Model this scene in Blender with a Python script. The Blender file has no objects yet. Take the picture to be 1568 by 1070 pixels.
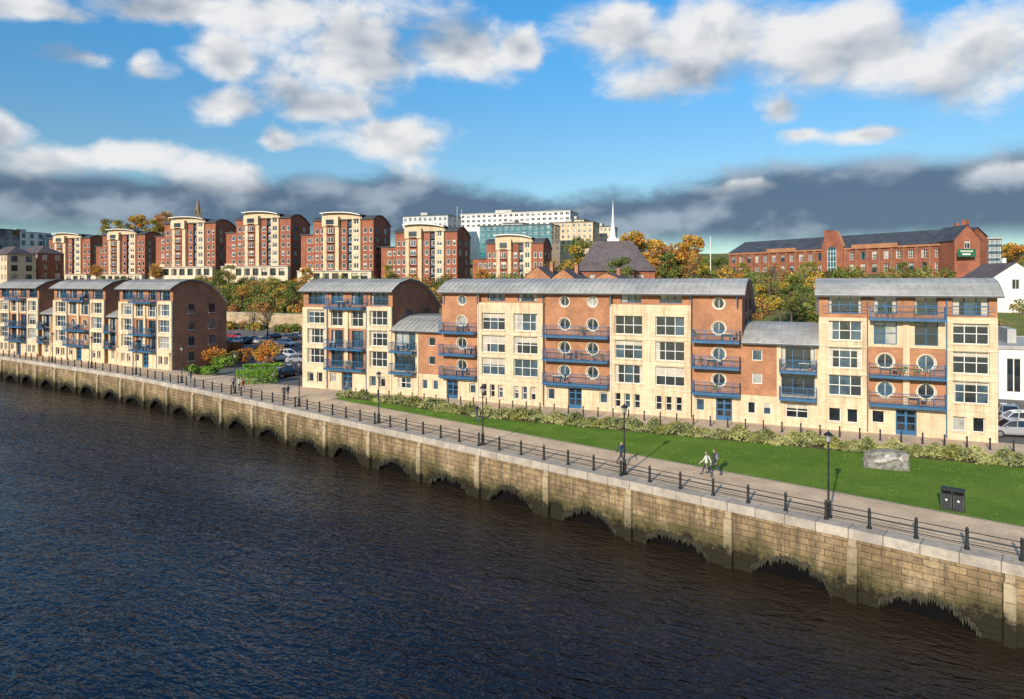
import bpy, math, random, bmesh
import numpy as np
from mathutils import Vector
random.seed(7); rng=np.random.default_rng(7)
SC=bpy.context.scene
SC.view_settings.view_transform='Standard'
try: SC.view_settings.look='None'
except: pass
F=1050.0; CH=13.5; HY=430.0
def G(px,py,z=0.0):
    Y=F*(CH-z)/(py-HY); return ((px-784)/F*Y,Y,z)
def P(px,Y): return (px-784)/F*Y
def ZZ(py,Y): return CH+(HY-py)*Y/F
# ------------------------------------------------ materials
MATS={}
class NT:
    def __init__(s,t): s.t=t; s.n=t.nodes; s.l=t.links
    def new(s,ty,**k):
        n=s.n.new(ty)
        for a,b in k.items(): setattr(n,a,b)
        return n
    def put(s,sock,v):
        if v is None: return
        if isinstance(v,bpy.types.NodeSocket): s.l.new(v,sock)
        else: sock.default_value=v
    def m(s,op,a,b=None,c=None,clamp=False):
        n=s.new('ShaderNodeMath',operation=op); n.use_clamp=clamp
        s.put(n.inputs[0],a); s.put(n.inputs[1],b)
        if c is not None: s.put(n.inputs[2],c)
        return n.outputs[0]
    def vm(s,op,a,b=None):
        n=s.new('ShaderNodeVectorMath',operation=op)
        s.put(n.inputs[0],a); s.put(n.inputs[1],b)
        return n.outputs[1] if op in('LENGTH','DOT_PRODUCT') else n.outputs[0]
    def noise(s,vec,scale,detail=4,rough=.55,dist=0):
        n=s.new('ShaderNodeTexNoise'); s.put(n.inputs['Vector'],vec)
        n.inputs['Scale'].default_value=scale; n.inputs['Detail'].default_value=detail
        n.inputs['Roughness'].default_value=rough; n.inputs['Distortion'].default_value=dist
        return n.outputs[0]
    def sm(s,v,a,b,lo=0,hi=1):
        n=s.new('ShaderNodeMapRange',interpolation_type='SMOOTHSTEP')
        s.put(n.inputs[0],v); n.inputs[1].default_value=a; n.inputs[2].default_value=b
        n.inputs[3].default_value=lo; n.inputs[4].default_value=hi
        return n.outputs[0]
    def mix(s,f,a,b,mode='MIX'):
        n=s.new('ShaderNodeMix',data_type='RGBA',blend_type=mode)
        s.put(n.inputs[0],f)
        for i,v in ((6,a),(7,b)):
            if isinstance(v,(tuple,list)): v=tuple(v)[:3]+(1,)
            s.put(n.inputs[i],v)
        return n.outputs[2]
    def comb(s,x,y,z):
        n=s.new('ShaderNodeCombineXYZ'); s.put(n.inputs[0],x); s.put(n.inputs[1],y); s.put(n.inputs[2],z); return n.outputs[0]
    def sep(s,v):
        n=s.new('ShaderNodeSeparateXYZ'); s.put(n.inputs[0],v); return n.outputs
def newmat(name,rough=.7,metal=0,spec=.5):
    m=bpy.data.materials.new(name); m.use_nodes=True
    t=NT(m.node_tree); b=m.node_tree.nodes['Principled BSDF']
    b.inputs['Roughness'].default_value=rough; b.inputs['Metallic'].default_value=metal
    b.inputs['Specular IOR Level'].default_value=spec
    MATS[name]=m; return m,t,b
def obj_co(t): return t.new('ShaderNodeTexCoord').outputs['Object']
def geo_pos(t): return t.new('ShaderNodeNewGeometry').outputs['Position']
def bump(t,b,h,strength=.3,dist=.05):
    n=t.new('ShaderNodeBump'); n.inputs['Strength'].default_value=strength; n.inputs['Distance'].default_value=dist
    t.put(n.inputs['Height'],h); t.l.new(n.outputs[0],b.inputs['Normal'])
def plain(name,c,rough=.7,metal=0,var=.2,scale=1.5,spec=.5,bs=0):
    m,t,b=newmat(name,rough,metal,spec)
    co=geo_pos(t); n=t.noise(co,scale,3,.6)
    c2=tuple(max(0,x*(1-var)) for x in c); c1=tuple(min(1,x*(1+var*.6)) for x in c)
    t.put(b.inputs['Base Color'],t.mix(t.sm(n,.3,.7),c2,c1))
    if bs: bump(t,b,t.noise(co,scale*8,4),bs,.03)
    return m
def brickmat(name,c1,c2,mortar,bw=.23,bh=.075,uv=False,ms=.01,vec=None):
    m,t,b=newmat(name,.85,0,.2)
    if uv: vec=t.new('ShaderNodeUVMap').outputs[0]
    else:
        s=t.sep(obj_co(t)); vec=t.comb(t.m('ADD',s[0],s[1]),s[2],0.0)
    br=t.new('ShaderNodeTexBrick'); t.put(br.inputs['Vector'],vec)
    br.inputs['Color1'].default_value=c1+(1,); br.inputs['Color2'].default_value=c2+(1,); br.inputs['Mortar'].default_value=mortar+(1,)
    br.inputs['Scale'].default_value=1; br.inputs['Mortar Size'].default_value=ms
    br.inputs['Brick Width'].default_value=bw; br.inputs['Row Height'].default_value=bh; br.inputs['Bias'].default_value=0
    pos=geo_pos(t); n=t.noise(pos,.5,4,.65); n3=t.noise(pos,2.5,3,.6)
    col=t.mix(t.sm(n,.25,.75),(.70,.68,.70),(1.14,1.10,1.06)); col=t.mix(t.m('MULTIPLY',t.sm(n3,.5,.75),.35),col,(.66,.58,.56))
    out=t.mix(1.0,br.outputs[0],col,'MULTIPLY')
    t.put(b.inputs['Base Color'],out)
    return m,t,b,br,out
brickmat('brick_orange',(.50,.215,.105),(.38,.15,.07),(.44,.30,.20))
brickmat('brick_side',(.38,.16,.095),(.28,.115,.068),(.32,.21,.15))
brickmat('brick_red',(.38,.12,.066),(.27,.08,.046),(.33,.19,.13))
def creammat(name,c):
    m,t,b=newmat(name,.85,0,.2)
    pos=geo_pos(t); s=t.sep(pos)
    n=t.noise(pos,.4,4,.6); st=t.noise(t.comb(t.m('MULTIPLY',s[0],2.2),t.m('MULTIPLY',s[1],2.2),t.m('MULTIPLY',s[2],.15)),1.0,4,.65)
    br=t.new('ShaderNodeTexBrick'); o=t.sep(obj_co(t)); t.put(br.inputs['Vector'],t.comb(t.m('ADD',o[0],o[1]),o[2],0.0))
    br.inputs['Color1'].default_value=(1,1,1,1);br.inputs['Color2'].default_value=(.88,.86,.83,1);br.inputs['Mortar'].default_value=(.70,.65,.58,1)
    br.inputs['Scale'].default_value=1;br.inputs['Mortar Size'].default_value=.009;br.inputs['Brick Width'].default_value=.6;br.inputs['Row Height'].default_value=.3
    a=t.mix(t.sm(n,.3,.7),tuple(x*.84 for x in c),c); a=t.mix(t.m('MULTIPLY',t.sm(st,.46,.72),.9),a,(c[0]*.62,c[1]*.57,c[2]*.50))
    t.put(b.inputs['Base Color'],t.mix(1.0,a,br.outputs[0],'MULTIPLY'))
creammat('cream',(.78,.62,.43)); creammat('cream_light',(.79,.68,.52))
plain('white_trim',(.78,.76,.71),.5,var=.06)
plain('blue_steel',(.026,.12,.25),.4,var=.15,spec=.5)
plain('dark_grey',(.06,.065,.075),.6,var=.2)
plain('black_iron',(.018,.019,.022),.45,var=.25)
m,t,b=newmat('roof_metal',.5,.1,.5); pos=geo_pos(t); n=t.noise(pos,.35,4,.65); n2=t.noise(pos,2.2,4,.7)
c=t.mix(t.sm(n,.3,.7),(.33,.325,.31),(.48,.47,.445)); t.put(b.inputs['Base Color'],t.mix(t.m('MULTIPLY',t.sm(n2,.5,.75),.6),c,(.21,.195,.17)))
plain('roof_dark',(.065,.07,.08),.6,var=.3,scale=.5)
plain('shade_black',(.006,.006,.006),.95,spec=.05)
plain('concrete',(.40,.38,.34),.85,var=.15,scale=1)
plain('render_white',(.74,.74,.71),.8,var=.08,scale=.6)
plain('panel_grey',(.52,.55,.57),.6,var=.1,scale=.3)
plain('bark',(.11,.08,.055),.9,var=.3,scale=4)
plain('skin',(.52,.31,.22),.55,var=.05); plain('hair',(.04,.025,.018),.7)
plain('sign_green',(.02,.14,.07),.5); plain('tyre',(.02,.02,.02),.8); plain('hub',(.4,.4,.42),.35,.7)
plain('terracotta',(.42,.18,.10),.8,var=.25)
def glass(name,c,rough,metal=0.0,var=.5):
    m,t,b=newmat(name,rough,metal,.9)
    n=t.noise(geo_pos(t),.9,2,.6)
    t.put(b.inputs['Base Color'],t.mix(t.sm(n,.35,.65),tuple(x*(1-var) for x in c),c))
    b.inputs['Coat Weight'].default_value=.6; b.inputs['Coat Roughness'].default_value=.03
    bump(t,b,t.noise(geo_pos(t),.8,1),.12,.05)
glass('glass_dark',(.022,.03,.04),.05); glass('glass_blue',(.06,.11,.16),.06); glass('glass_pale',(.40,.40,.38),.25,var=.35)
glass('glass_curtain',(.52,.47,.40),.4,var=.2); glass('glass_teal',(.05,.20,.25),.08)
brickmat('slate',(.17,.145,.15),(.12,.105,.12),(.07,.065,.07),.35,.2,ms=.012)
def leafmat(name,c):
    m,t,b=newmat(name,.6,0,.3)
    n=t.noise(geo_pos(t),.7,2,.6)
    t.put(b.inputs['Base Color'],t.mix(t.sm(n,.3,.7),tuple(x*.75 for x in c),(c[0]*1.7,c[1]*1.5,c[2]*1.3)))
leafmat('leaf_green',(.10,.155,.03)); leafmat('leaf_dark',(.045,.08,.02)); leafmat('leaf_olive',(.18,.185,.05))
leafmat('leaf_yellow',(.46,.31,.045)); leafmat('leaf_orange',(.44,.17,.033)); leafmat('leaf_rust',(.27,.13,.05)); leafmat('leaf_bright',(.14,.30,.03))
leafmat('leaf_sage',(.28,.30,.14)); leafmat('leaf_sage2',(.18,.22,.08)); leafmat('leaf_grass',(.10,.215,.022))
plain('weed',(.030,.027,.014),.7,var=.5,scale=3)
# lawn
m,t,b=newmat('lawn',.9,0,.15); pos=geo_pos(t)
n=t.noise(pos,.22,5,.65); n2=t.noise(pos,5,5,.8)
c=t.mix(t.sm(n,.3,.7),(.08,.175,.016),(.145,.24,.028)); c=t.mix(t.m('MULTIPLY',t.sm(n2,.42,.7),.55),c,(.19,.21,.055))
t.put(b.inputs['Base Color'],c); bump(t,b,n2,.9,.10)
def paving(name,ca,cb,w,h):
    m,t,b=newmat(name,.9,0,.12); pos=geo_pos(t)
    r=t.new('ShaderNodeVectorRotate',rotation_type='Z_AXIS'); t.put(r.inputs['Vector'],pos); r.inputs['Angle'].default_value=math.radians(40.1)
    br=t.new('ShaderNodeTexBrick'); t.put(br.inputs['Vector'],r.outputs[0])
    br.inputs['Color1'].default_value=ca+(1,);br.inputs['Color2'].default_value=cb+(1,);br.inputs['Mortar'].default_value=tuple(x*.65 for x in ca)+(1,)
    br.inputs['Scale'].default_value=1;br.inputs['Mortar Size'].default_value=.012;br.inputs['Brick Width'].default_value=w;br.inputs['Row Height'].default_value=h
    n=t.noise(pos,.35,5,.65); n2=t.noise(pos,2.0,4,.7); col=t.mix(t.sm(n,.3,.7),(.78,.77,.76),(1.1,1.08,1.05)); col=t.mix(t.m('MULTIPLY',t.sm(n2,.55,.75),.3),col,(.6,.58,.55))
    t.put(b.inputs['Base Color'],t.mix(1.0,br.outputs[0],col,'MULTIPLY'))
paving('paving_beige',(.70,.53,.37),(.62,.47,.325),.6,.4); paving('paving_apron',(.64,.50,.37),(.55,.43,.32),.45,.45)
# ground
m,t,b=newmat('ground_mat',.9,0,.2); pos=geo_pos(t); s=t.sep(pos)
n=t.noise(pos,.12,5,.65); n2=t.noise(pos,1.5,4,.65)
g=t.mix(t.sm(n,.35,.65),(.09,.15,.03),(.21,.17,.07)); g=t.mix(t.sm(n2,.4,.75),g,(.11,.09,.04))
asph=t.mix(t.sm(n2,.3,.7),(.12,.118,.115),(.18,.175,.165))
t.put(b.inputs['Base Color'],t.mix(t.sm(s[2],1.9,2.6),asph,g)); bump(t,b,n2,.4,.1)
plain('soil',(.12,.085,.05),.95,var=.4,scale=3)
# quay stone
def quaymat(name,pil=False):
    m,t,b,br,out=brickmat(name,(.45,.33,.18),(.28,.20,.115),(.12,.09,.055),.95,.36,uv=not pil,ms=.018)
    if pil:
        br.inputs['Color1'].default_value=(.50,.41,.27,1); br.inputs['Color2'].default_value=(.46,.37,.24,1); br.inputs['Brick Width'].default_value=3.0; br.inputs['Row Height'].default_value=.9
        br.inputs['Mortar'].default_value=(.3,.23,.15,1); out=br.outputs[0]
    br.inputs['Mortar Smooth'].default_value=.5
    pos=geo_pos(t); s=t.sep(pos)
    nb=t.noise(pos,.5,5,.7); nf=t.noise(pos,3.2,5,.72)
    streak=t.noise(t.comb(t.m('MULTIPLY',s[0],1.6),t.m('MULTIPLY',s[1],1.6),t.m('MULTIPLY',s[2],.25)),1.0,4,.7)
    k=.55 if pil else 1.0
    zz=t.m('ADD',s[2],t.m('ADD',t.m('MULTIPLY',t.m('SUBTRACT',nb,.5),2.8),t.m('MULTIPLY',t.m('SUBTRACT',nf,.5),1.8)))
    out=t.mix(t.m('MULTIPLY',t.sm(nf,.45,.62),.6*k),out,(.17,.125,.075))
    out=t.mix(t.m('MULTIPLY',t.sm(nb,.5,.7),.5*k),out,(.50,.40,.27))
    out=t.mix(t.m('MULTIPLY',t.sm(streak,.46,.66),.7*k),out,(.105,.082,.055))
    out=t.mix(t.m('MULTIPLY',t.sm(zz,-1.5,-2.6),.9*k),out,(.095,.082,.036))
    out=t.mix(t.sm(t.m('ADD',zz,t.m('MULTIPLY',streak,.8)),-2.05,-2.75),out,(.024,.021,.012))
    t.put(b.inputs['Base Color'],out)
    h=t.m('ADD',t.m('MULTIPLY',br.outputs[1],-.6),t.m('MULTIPLY',nf,1.1)); bump(t,b,h,1.0,.12)
quaymat('quay_stone'); quaymat('pilaster_stone',True)
m,t,b,br,out=brickmat('coping_stone',(.52,.475,.41),(.43,.39,.335),(.15,.135,.115),1.7,3.0,uv=True,ms=.025)
pos=geo_pos(t); nf=t.noise(pos,2.2,5,.7)
out=t.mix(t.m('MULTIPLY',t.sm(nf,.45,.7),.6),out,(.25,.215,.165)); t.put(b.inputs['Base Color'],out); bump(t,b,nf,.5,.04)
brickmat('retaining_stone',(.56,.45,.29),(.44,.35,.22),(.27,.21,.14),.8,.35,ms=.02)
# water : brown beside the quay paints silt and the wall's reflection, dark blue in the channel
m,t,b=newmat('water',.03,0,.5); b.inputs['IOR'].default_value=1.34
pos=geo_pos(t); r=t.new('ShaderNodeVectorRotate',rotation_type='Z_AXIS'); t.put(r.inputs['Vector'],pos); r.inputs['Angle'].default_value=math.radians(28)
v=t.vm('MULTIPLY',r.outputs[0],(1.0,2.0,1.0))
a=t.noise(v,.42,2,.5,.5); c2=t.noise(v,1.3,2,.55,.7); c3=t.noise(v,3.6,2,.5,.3); big=t.noise(t.vm('MULTIPLY',r.outputs[0],(.35,1,1)),.07,3,.55)
h=t.m('ADD',t.m('ADD',t.m('MULTIPLY',a,.70),t.m('MULTIPLY',c2,.58)),t.m('MULTIPLY',c3,.12))
amp=t.sm(big,.32,.68,.38,1.0)
n=t.new('ShaderNodeBump'); n.inputs['Distance'].default_value=.56; t.put(n.inputs['Strength'],amp); t.put(n.inputs['Height'],h); t.l.new(n.outputs[0],b.inputs['Normal'])
sepq=t.vm('DOT_PRODUCT',t.vm('SUBTRACT',pos,(23.8,32.8,0)),(.645,.765,0))
silt_reflection=t.sm(t.m('ADD',sepq,t.m('MULTIPLY',big,10)),-14,5)
t.put(b.inputs['Base Color'],t.mix(silt_reflection,(.004,.010,.022),(.030,.021,.013)))
# ------------------------------------------------ mesh builder
class MB:
    def __init__(s): s.v=[];s.f=[];s.m=[]
    def poly(s,pts,mat):
        i=len(s.v); s.v+= [tuple(p) for p in pts]; s.f.append(tuple(range(i,i+len(pts)))); s.m.append(mat)
    def hexa(s,c,mat):
        i=len(s.v); s.v+=[tuple(p) for p in c]
        for f in ((0,3,2,1),(4,5,6,7),(0,1,5,4),(1,2,6,5),(2,3,7,6),(3,0,4,7)): s.f.append(tuple(i+k for k in f)); s.m.append(mat)
    def box(s,x0,x1,y0,y1,z0,z1,mat):
        s.hexa([(x0,y0,z0),(x1,y0,z0),(x1,y1,z0),(x0,y1,z0),(x0,y0,z1),(x1,y0,z1),(x1,y1,z1),(x0,y1,z1)],mat)
    def tube(s,p0,p1,r0,r1,mat,n=8,cap=True):
        p0=Vector(p0);p1=Vector(p1);d=(p1-p0)
        if d.length<1e-6: return
        d.normalize(); a=d.orthogonal().normalized(); c=d.cross(a); i=len(s.v)
        for p,r in ((p0,r0),(p1,r1)):
            for k in range(n):
                th=2*math.pi*k/n; s.v.append(tuple(p+(a*math.cos(th)+c*math.sin(th))*r))
        for k in range(n):
            k2=(k+1)%n; s.f.append((i+k,i+k2,i+n+k2,i+n+k)); s.m.append(mat)
        if cap:
            s.f.append(tuple(i+n+k for k in range(n))); s.m.append(mat); s.f.append(tuple(i+k for k in reversed(range(n)))); s.m.append(mat)
    def lathe(s,c,prof,mat,n=12):
        i=len(s.v)
        for r,z in prof:
            for k in range(n):
                th=2*math.pi*k/n; s.v.append((c[0]+r*math.cos(th),c[1]+r*math.sin(th),c[2]+z))
        for j in range(len(prof)-1):
            for k in range(n):
                k2=(k+1)%n; s.f.append((i+j*n+k,i+j*n+k2,i+(j+1)*n+k2,i+(j+1)*n+k)); s.m.append(mat)
        s.f.append(tuple(i+(len(prof)-1)*n+k for k in range(n))); s.m.append(mat)
    def mesh(s,name):
        me=bpy.data.meshes.new(name); me.from_pydata(s.v,[],s.f)
        names=[]
        for x in s.m:
            if x not in names: names.append(x)
        for x in names: me.materials.append(MATS[x])
        idx={x:i for i,x in enumerate(names)}
        me.polygons.foreach_set('material_index',[idx[x] for x in s.m]); me.update(); return me
    def obj(s,name,parent=None,smooth=False):
        me=s.mesh(name)
        if smooth: me.polygons.foreach_set('use_smooth',[True]*len(me.polygons))
        return mkobj(name,me,parent)
def mkobj(name,me,parent=None,loc=None,rot=None,scale=None):
    o=bpy.data.objects.new(name,me); SC.collection.objects.link(o)
    if parent: o.parent=parent
    if loc: o.location=loc
    if rot is not None: o.rotation_euler=(0,0,rot)
    if scale: o.scale=scale if hasattr(scale,'__len__') else (scale,)*3
    return o
def empty(name,loc=(0,0,0),rot=0,scale=None):
    o=mkobj(name,None,None,loc,rot,scale); o.empty_display_size=.5; return o
# ------------------------------------------------ facade helpers (plane y=const, facing -y)
def facade(mb,u0,u1,z0,z1,y,mat,ops,dep=.25):
    us=sorted({u0,u1}|{o[0] for o in ops}|{o[1] for o in ops}); zs=sorted({z0,z1}|{o[2] for o in ops}|{o[3] for o in ops})
    us=[u for u in us if u0-1e-6<=u<=u1+1e-6]; zs=[z for z in zs if z0-1e-6<=z<=z1+1e-6]
    for i in range(len(us)-1):
        for j in range(len(zs)-1):
            cu=(us[i]+us[i+1])/2; cz=(zs[j]+zs[j+1])/2
            if any(o[0]<cu<o[1] and o[2]<cz<o[3] for o in ops): continue
            mb.poly([(us[i],y,zs[j]),(us[i+1],y,zs[j]),(us[i+1],y,zs[j+1]),(us[i],y,zs[j+1])],mat)
    for o in ops:
        a,b_,c,d=o[:4]; rd=len(o)>4 and o[4]=='round'
        if not rd:
            q=[(a,c),(b_,c),(b_,d),(a,d)]
            for k in range(4):
                p,r=q[k],q[(k+1)%4]; mb.poly([(p[0],y,p[1]),(p[0],y+dep,p[1]),(r[0],y+dep,r[1]),(r[0],y,r[1])],mat)
        else:
            N=24; R=(b_-a)/2*.96; cx=(a+b_)/2; cz=(c+d)/2; H=(b_-a)/2
            for k in range(N):
                t0=2*math.pi*k/N-math.pi/4; t1=2*math.pi*(k+1)/N-math.pi/4
                def sq(t):
                    x,z=math.cos(t),math.sin(t); mm=max(abs(x),abs(z)); return (cx+x/mm*H,cz+z/mm*(d-c)/2)
                s0,s1=sq(t0),sq(t1); c0=(cx+R*math.cos(t0),cz+R*math.sin(t0)); c1=(cx+R*math.cos(t1),cz+R*math.sin(t1))
                mb.poly([(s0[0],y,s0[1]),(s1[0],y,s1[1]),(c1[0],y,c1[1]),(c0[0],y,c0[1])],mat)
                mb.poly([(c0[0],y,c0[1]),(c1[0],y,c1[1]),(c1[0],y+dep,c1[1]),(c0[0],y+dep,c0[1])],mat)
def gpick():
    return random.choices(['glass_dark','glass_blue','glass_pale'],[.62,.28,.10])[0]
def window(mb,u0,u1,z0,z1,y,nx=2,nz=2,fr='white_trim',fw=.06,gl=None):
    g=gl or gpick(); w=(u1-u0)/nx; h=(z1-z0)/nz
    for i in range(nx):
        gg=g if random.random()<.75 else (gl or gpick())
        for j in range(nz):
            tx=random.uniform(-.012,.012)
            mb.poly([(u0+i*w,y+tx,z0+j*h),(u0+(i+1)*w,y-tx,z0+j*h),(u0+(i+1)*w,y-tx,z0+(j+1)*h),(u0+i*w,y+tx,z0+(j+1)*h)],gg)
    if g!='glass_pale' and random.random()<.45 and (u1-u0)>1:
        cw=(u1-u0)*random.uniform(.08,.2)
        mb.poly([(u0,y-.02,z0),(u0+cw,y-.02,z0),(u0+cw,y-.02,z1),(u0,y-.02,z1)],'glass_curtain')
        if random.random()<.6: mb.poly([(u1-cw,y-.022,z0),(u1,y-.022,z0),(u1,y-.022,z1),(u1-cw,y-.022,z1)],'glass_curtain')
    if random.random()<.3 and (z1-z0)>1:
        hb=(z1-z0)*random.uniform(.15,.5); mb.poly([(u0,y-.026,z1-hb),(u1,y-.026,z1-hb),(u1,y-.026,z1),(u0,y-.026,z1)],'glass_curtain')
    for i in range(nx+1):
        c=u0+i*w; a=max(u0,c-fw/2); b_=min(u1,c+fw/2)
        if i==0:b_=u0+fw
        if i==nx:a=u1-fw
        mb.box(a,b_,y-.09,y-.03,z0,z1,fr)
    for j in range(nz+1):
        c=z0+j*h; a=c-fw/2; b_=c+fw/2
        if j==0:a,b_=z0,z0+fw
        if j==nz:a,b_=z1-fw,z1
        mb.box(u0+.001,u1-.001,y-.087,y-.033,a,b_,fr)
def roundwin(mb,cx,cz,R,y,fr='white_trim',ring=True,yo=None):
    N=24; g=gpick()
    mb.poly([(cx+R*math.cos(2*math.pi*k/N),y,cz+R*math.sin(2*math.pi*k/N)) for k in range(N)],g)
    def annulus(r0,r1,ya,yb,mat):
        for k in range(N):
            t0=2*math.pi*k/N;t1=2*math.pi*(k+1)/N
            p=lambda r,t,yy:(cx+r*math.cos(t),yy,cz+r*math.sin(t))
            mb.poly([p(r0,t0,ya),p(r0,t1,ya),p(r1,t1,ya),p(r1,t0,ya)],mat)
            mb.poly([p(r1,t0,ya),p(r1,t1,ya),p(r1,t1,yb),p(r1,t0,yb)],mat); mb.poly([p(r0,t0,ya),p(r0,t1,ya),p(r0,t1,yb),p(r0,t0,yb)],mat)
    annulus(R-.09,R-.002,y-.08,y,fr)
    if ring and yo is not None: annulus(R*1.0,R*1.14,yo-.04,yo+.01,'cream_light')
    mb.box(cx-.02,cx+.02,y-.07,y-.02,cz-R+.05,cz+R-.05,fr)
def balcony(mb,u0,u1,z,out=1.15,y=0,h=1.05,mat='blue_steel'):
    mb.box(u0,u1,y-out,y-.003,z-.22,z,mat)
    mb.box(u0,u1,y-out,y-out+.06,z+h-.06,z+h,mat); mb.box(u0+.02,u1-.02,y-out+.015,y-out+.045,z+h*.5,z+h*.5+.03,mat); mb.box(u0+.02,u1-.02,y-out+.015,y-out+.045,z+.1,z+.13,mat)
    for uu in (u0,u1-.05):
        mb.box(uu,uu+.05,y-out+.06,y-.02,z+h-.06,z+h-.01,mat); mb.box(uu,uu+.05,y-out+.06,y-.02,z+.1,z+.13,mat)
        k=y-out+.2
        while k<y-.1: mb.box(uu+.015,uu+.035,k,k+.02,z,z+h-.06,mat); k+=.18
    n=max(2,int((u1-u0)/.15))
    for i in range(n+1):
        a=u0+(u1-u0-.025)*i/n; w=.05 if i%8==0 else .022
        mb.box(a,a+w,y-out+.02,y-out+.04,z,z+h-.06,mat)
    if random.random()<.75:
        for _ in range(random.randint(1,3)):
            a=random.uniform(u0+.3,u1-.5); mb.lathe((a,y-out+.5,z),[(.12,0),(.18,.3),(.16,.32)],'terracotta',8)
            for k in range(26):
                p=Vector((a+random.uniform(-.3,.3),y-out+.5+random.uniform(-.3,.2),z+.3+random.uniform(0,.6))); q=.11
                mb.poly([p,p+Vector((q,random.uniform(-q,q),q*.5)),p+Vector((0,random.uniform(-q,q),q))],'leaf_green')
    if random.random()<.6:
        a=random.uniform(u0+.3,max(u0+.4,u1-1.4)); mb.box(a,a+.9,y-out+.35,y-out+.8,z+.7,z+.75,'white_trim')
        for q in (a+.05,a+.8): mb.box(q,q+.05,y-out+.4,y-out+.75,z,z+.7,'dark_grey')
        mb.box(a+1.0,a+1.4,y-out+.4,y-out+.8,z+.4,z+.45,'dark_grey'); mb.box(a+1.36,a+1.4,y-out+.4,y-out+.8,z+.45,z+.9,'dark_grey')
def door(mb,u0,u1,z0,z1,y):
    mb.poly([(u0,y,z0),(u1,y,z0),(u1,y,z1),(u0,y,z1)],'glass_dark')
    w=(u1-u0)/2
    for a,b_ in ((u0,u0+.12),(u0+w-.09,u0+w+.09),(u1-.12,u1)): mb.box(a,b_,y-.08,y-.01,z0,z1,'blue_steel')
    for c in (z0,z0+.95,z1-.6,z1-.12): mb.box(u0+.002,u1-.002,y-.075,y-.012,c,c+(.4 if c==z0 else .12),'blue_steel')
F1,F2,F3,F4,EV=2.75,5.25,7.75,10.3,12.5
PROF=[(-.65,12.28),(0,12.72),(1.2,13.32),(3.2,13.75),(5.5,13.5),(7.6,12.65),(9.4,11.5),(11,10.1)]
def scprof(prof,D): return [(y if y<=0 else y*D/11,z) for y,z in prof]
def barrel(mb,W,prof,mat='roof_metal',ov=.35,th=.18,rib=.65):
    for i in range(len(prof)-1):
        (y0,z0),(y1,z1)=prof[i],prof[i+1]; a,b_=-ov,W+ov
        mb.poly([(a,y0,z0),(b_,y0,z0),(b_,y1,z1),(a,y1,z1)],mat); mb.poly([(a,y0,z0-th),(a,y1,z1-th),(b_,y1,z1-th),(b_,y0,z0-th)],mat)
        for u in (a,b_): mb.poly([(u,y0,z0-th),(u,y0,z0),(u,y1,z1),(u,y1,z1-th)],'dark_grey')
        if rib:
            n=int((b_-a)/rib)
            for k in range(n+1):
                u=a+(b_-a-.05)*k/n
                mb.poly([(u,y0,z0+.06),(u+.05,y0,z0+.06),(u+.05,y1,z1+.06),(u,y1,z1+.06)],mat)
                for q in (u,u+.05): mb.poly([(q,y0,z0),(q,y0,z0+.06),(q,y1,z1+.06),(q,y1,z1)],mat)
    y,z=prof[0]; mb.poly([(-ov,y,z-th),(W+ov,y,z-th),(W+ov,y,z),(-ov,y,z)],mat)
    mb.box(-ov,W+ov,y-.12,y-.01,z-th-.02,z-th+.12,'dark_grey')
def sidewalls(mb,W,D,prof,mat,th=.18,z0=-1,y0=0):
    pr=[(y,z-th-.003) for y,z in prof if y>=0]; pr[-1]=(D,pr[-1][1])
    for u in (0,W):
        mb.poly([(u,y0,z0)]+[(u,D,z0)]+[(u,y,z) for y,z in reversed(pr)],mat)
    mb.poly([(0,D,z0),(W,D,z0),(W,D,pr[-1][1]),(0,D,pr[-1][1])],mat)
def sidewin(mb,u,y0,y1,z0,z1,sgn=1):
    a=u+sgn*.012
    mb.poly([(a,y0,z0),(a,y1,z0),(a,y1,z1),(a,y0,z1)],gpick())
    for p,q,r,s in ((y0-.06,y0,z0-.06,z1+.06),(y1,y1+.06,z0-.06,z1+.06),(y0,y1,z0-.06,z0),(y0,y1,z1,z1+.06),((y0+y1)/2-.02,(y0+y1)/2+.02,z0,z1)):
        mb.box(min(u+sgn*.005,u+sgn*.06),max(u+sgn*.005,u+sgn*.06),p,q,r,s,'dark_grey')
    mb.box(min(u+sgn*.004,u+sgn*.1),max(u+sgn*.004,u+sgn*.1),y0-.1,y1+.1,z0-.16,z0-.062,'concrete')
def string_course(mb,u0,u1,z,y): mb.box(u0,u1,y-.07,y-.003,z-.07,z+.07,'cream_light')
def cream_panel(wl,wn,u0,u1,z0,z1,wins,out=.22,dep=.36):
    y=-out; facade(wl,u0,u1,z0,z1,y,'cream',[w[:4] for w in wins],dep)
    for u in (u0,u1): wl.poly([(u,y,z0),(u,.3,z0),(u,.3,z1),(u,y,z1)],'cream')
    wl.poly([(u0,y,z1),(u1,y,z1),(u1,.3,z1),(u0,.3,z1)],'cream')
    for w in wins: window(wn,w[0],w[1],w[2],w[3],y+dep,*(w[4:6] if len(w)>5 else (2,2)))
    for f in (F1,F2,F3):
        if z0<f-.2<z1: string_course(wl,u0,u1,f-.12,y)
    for w in wins: wl.box(w[0]-.08,w[1]+.08,y-.09,y-.003,w[2]-.1,w[2]-.003,'cream_light')
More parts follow.
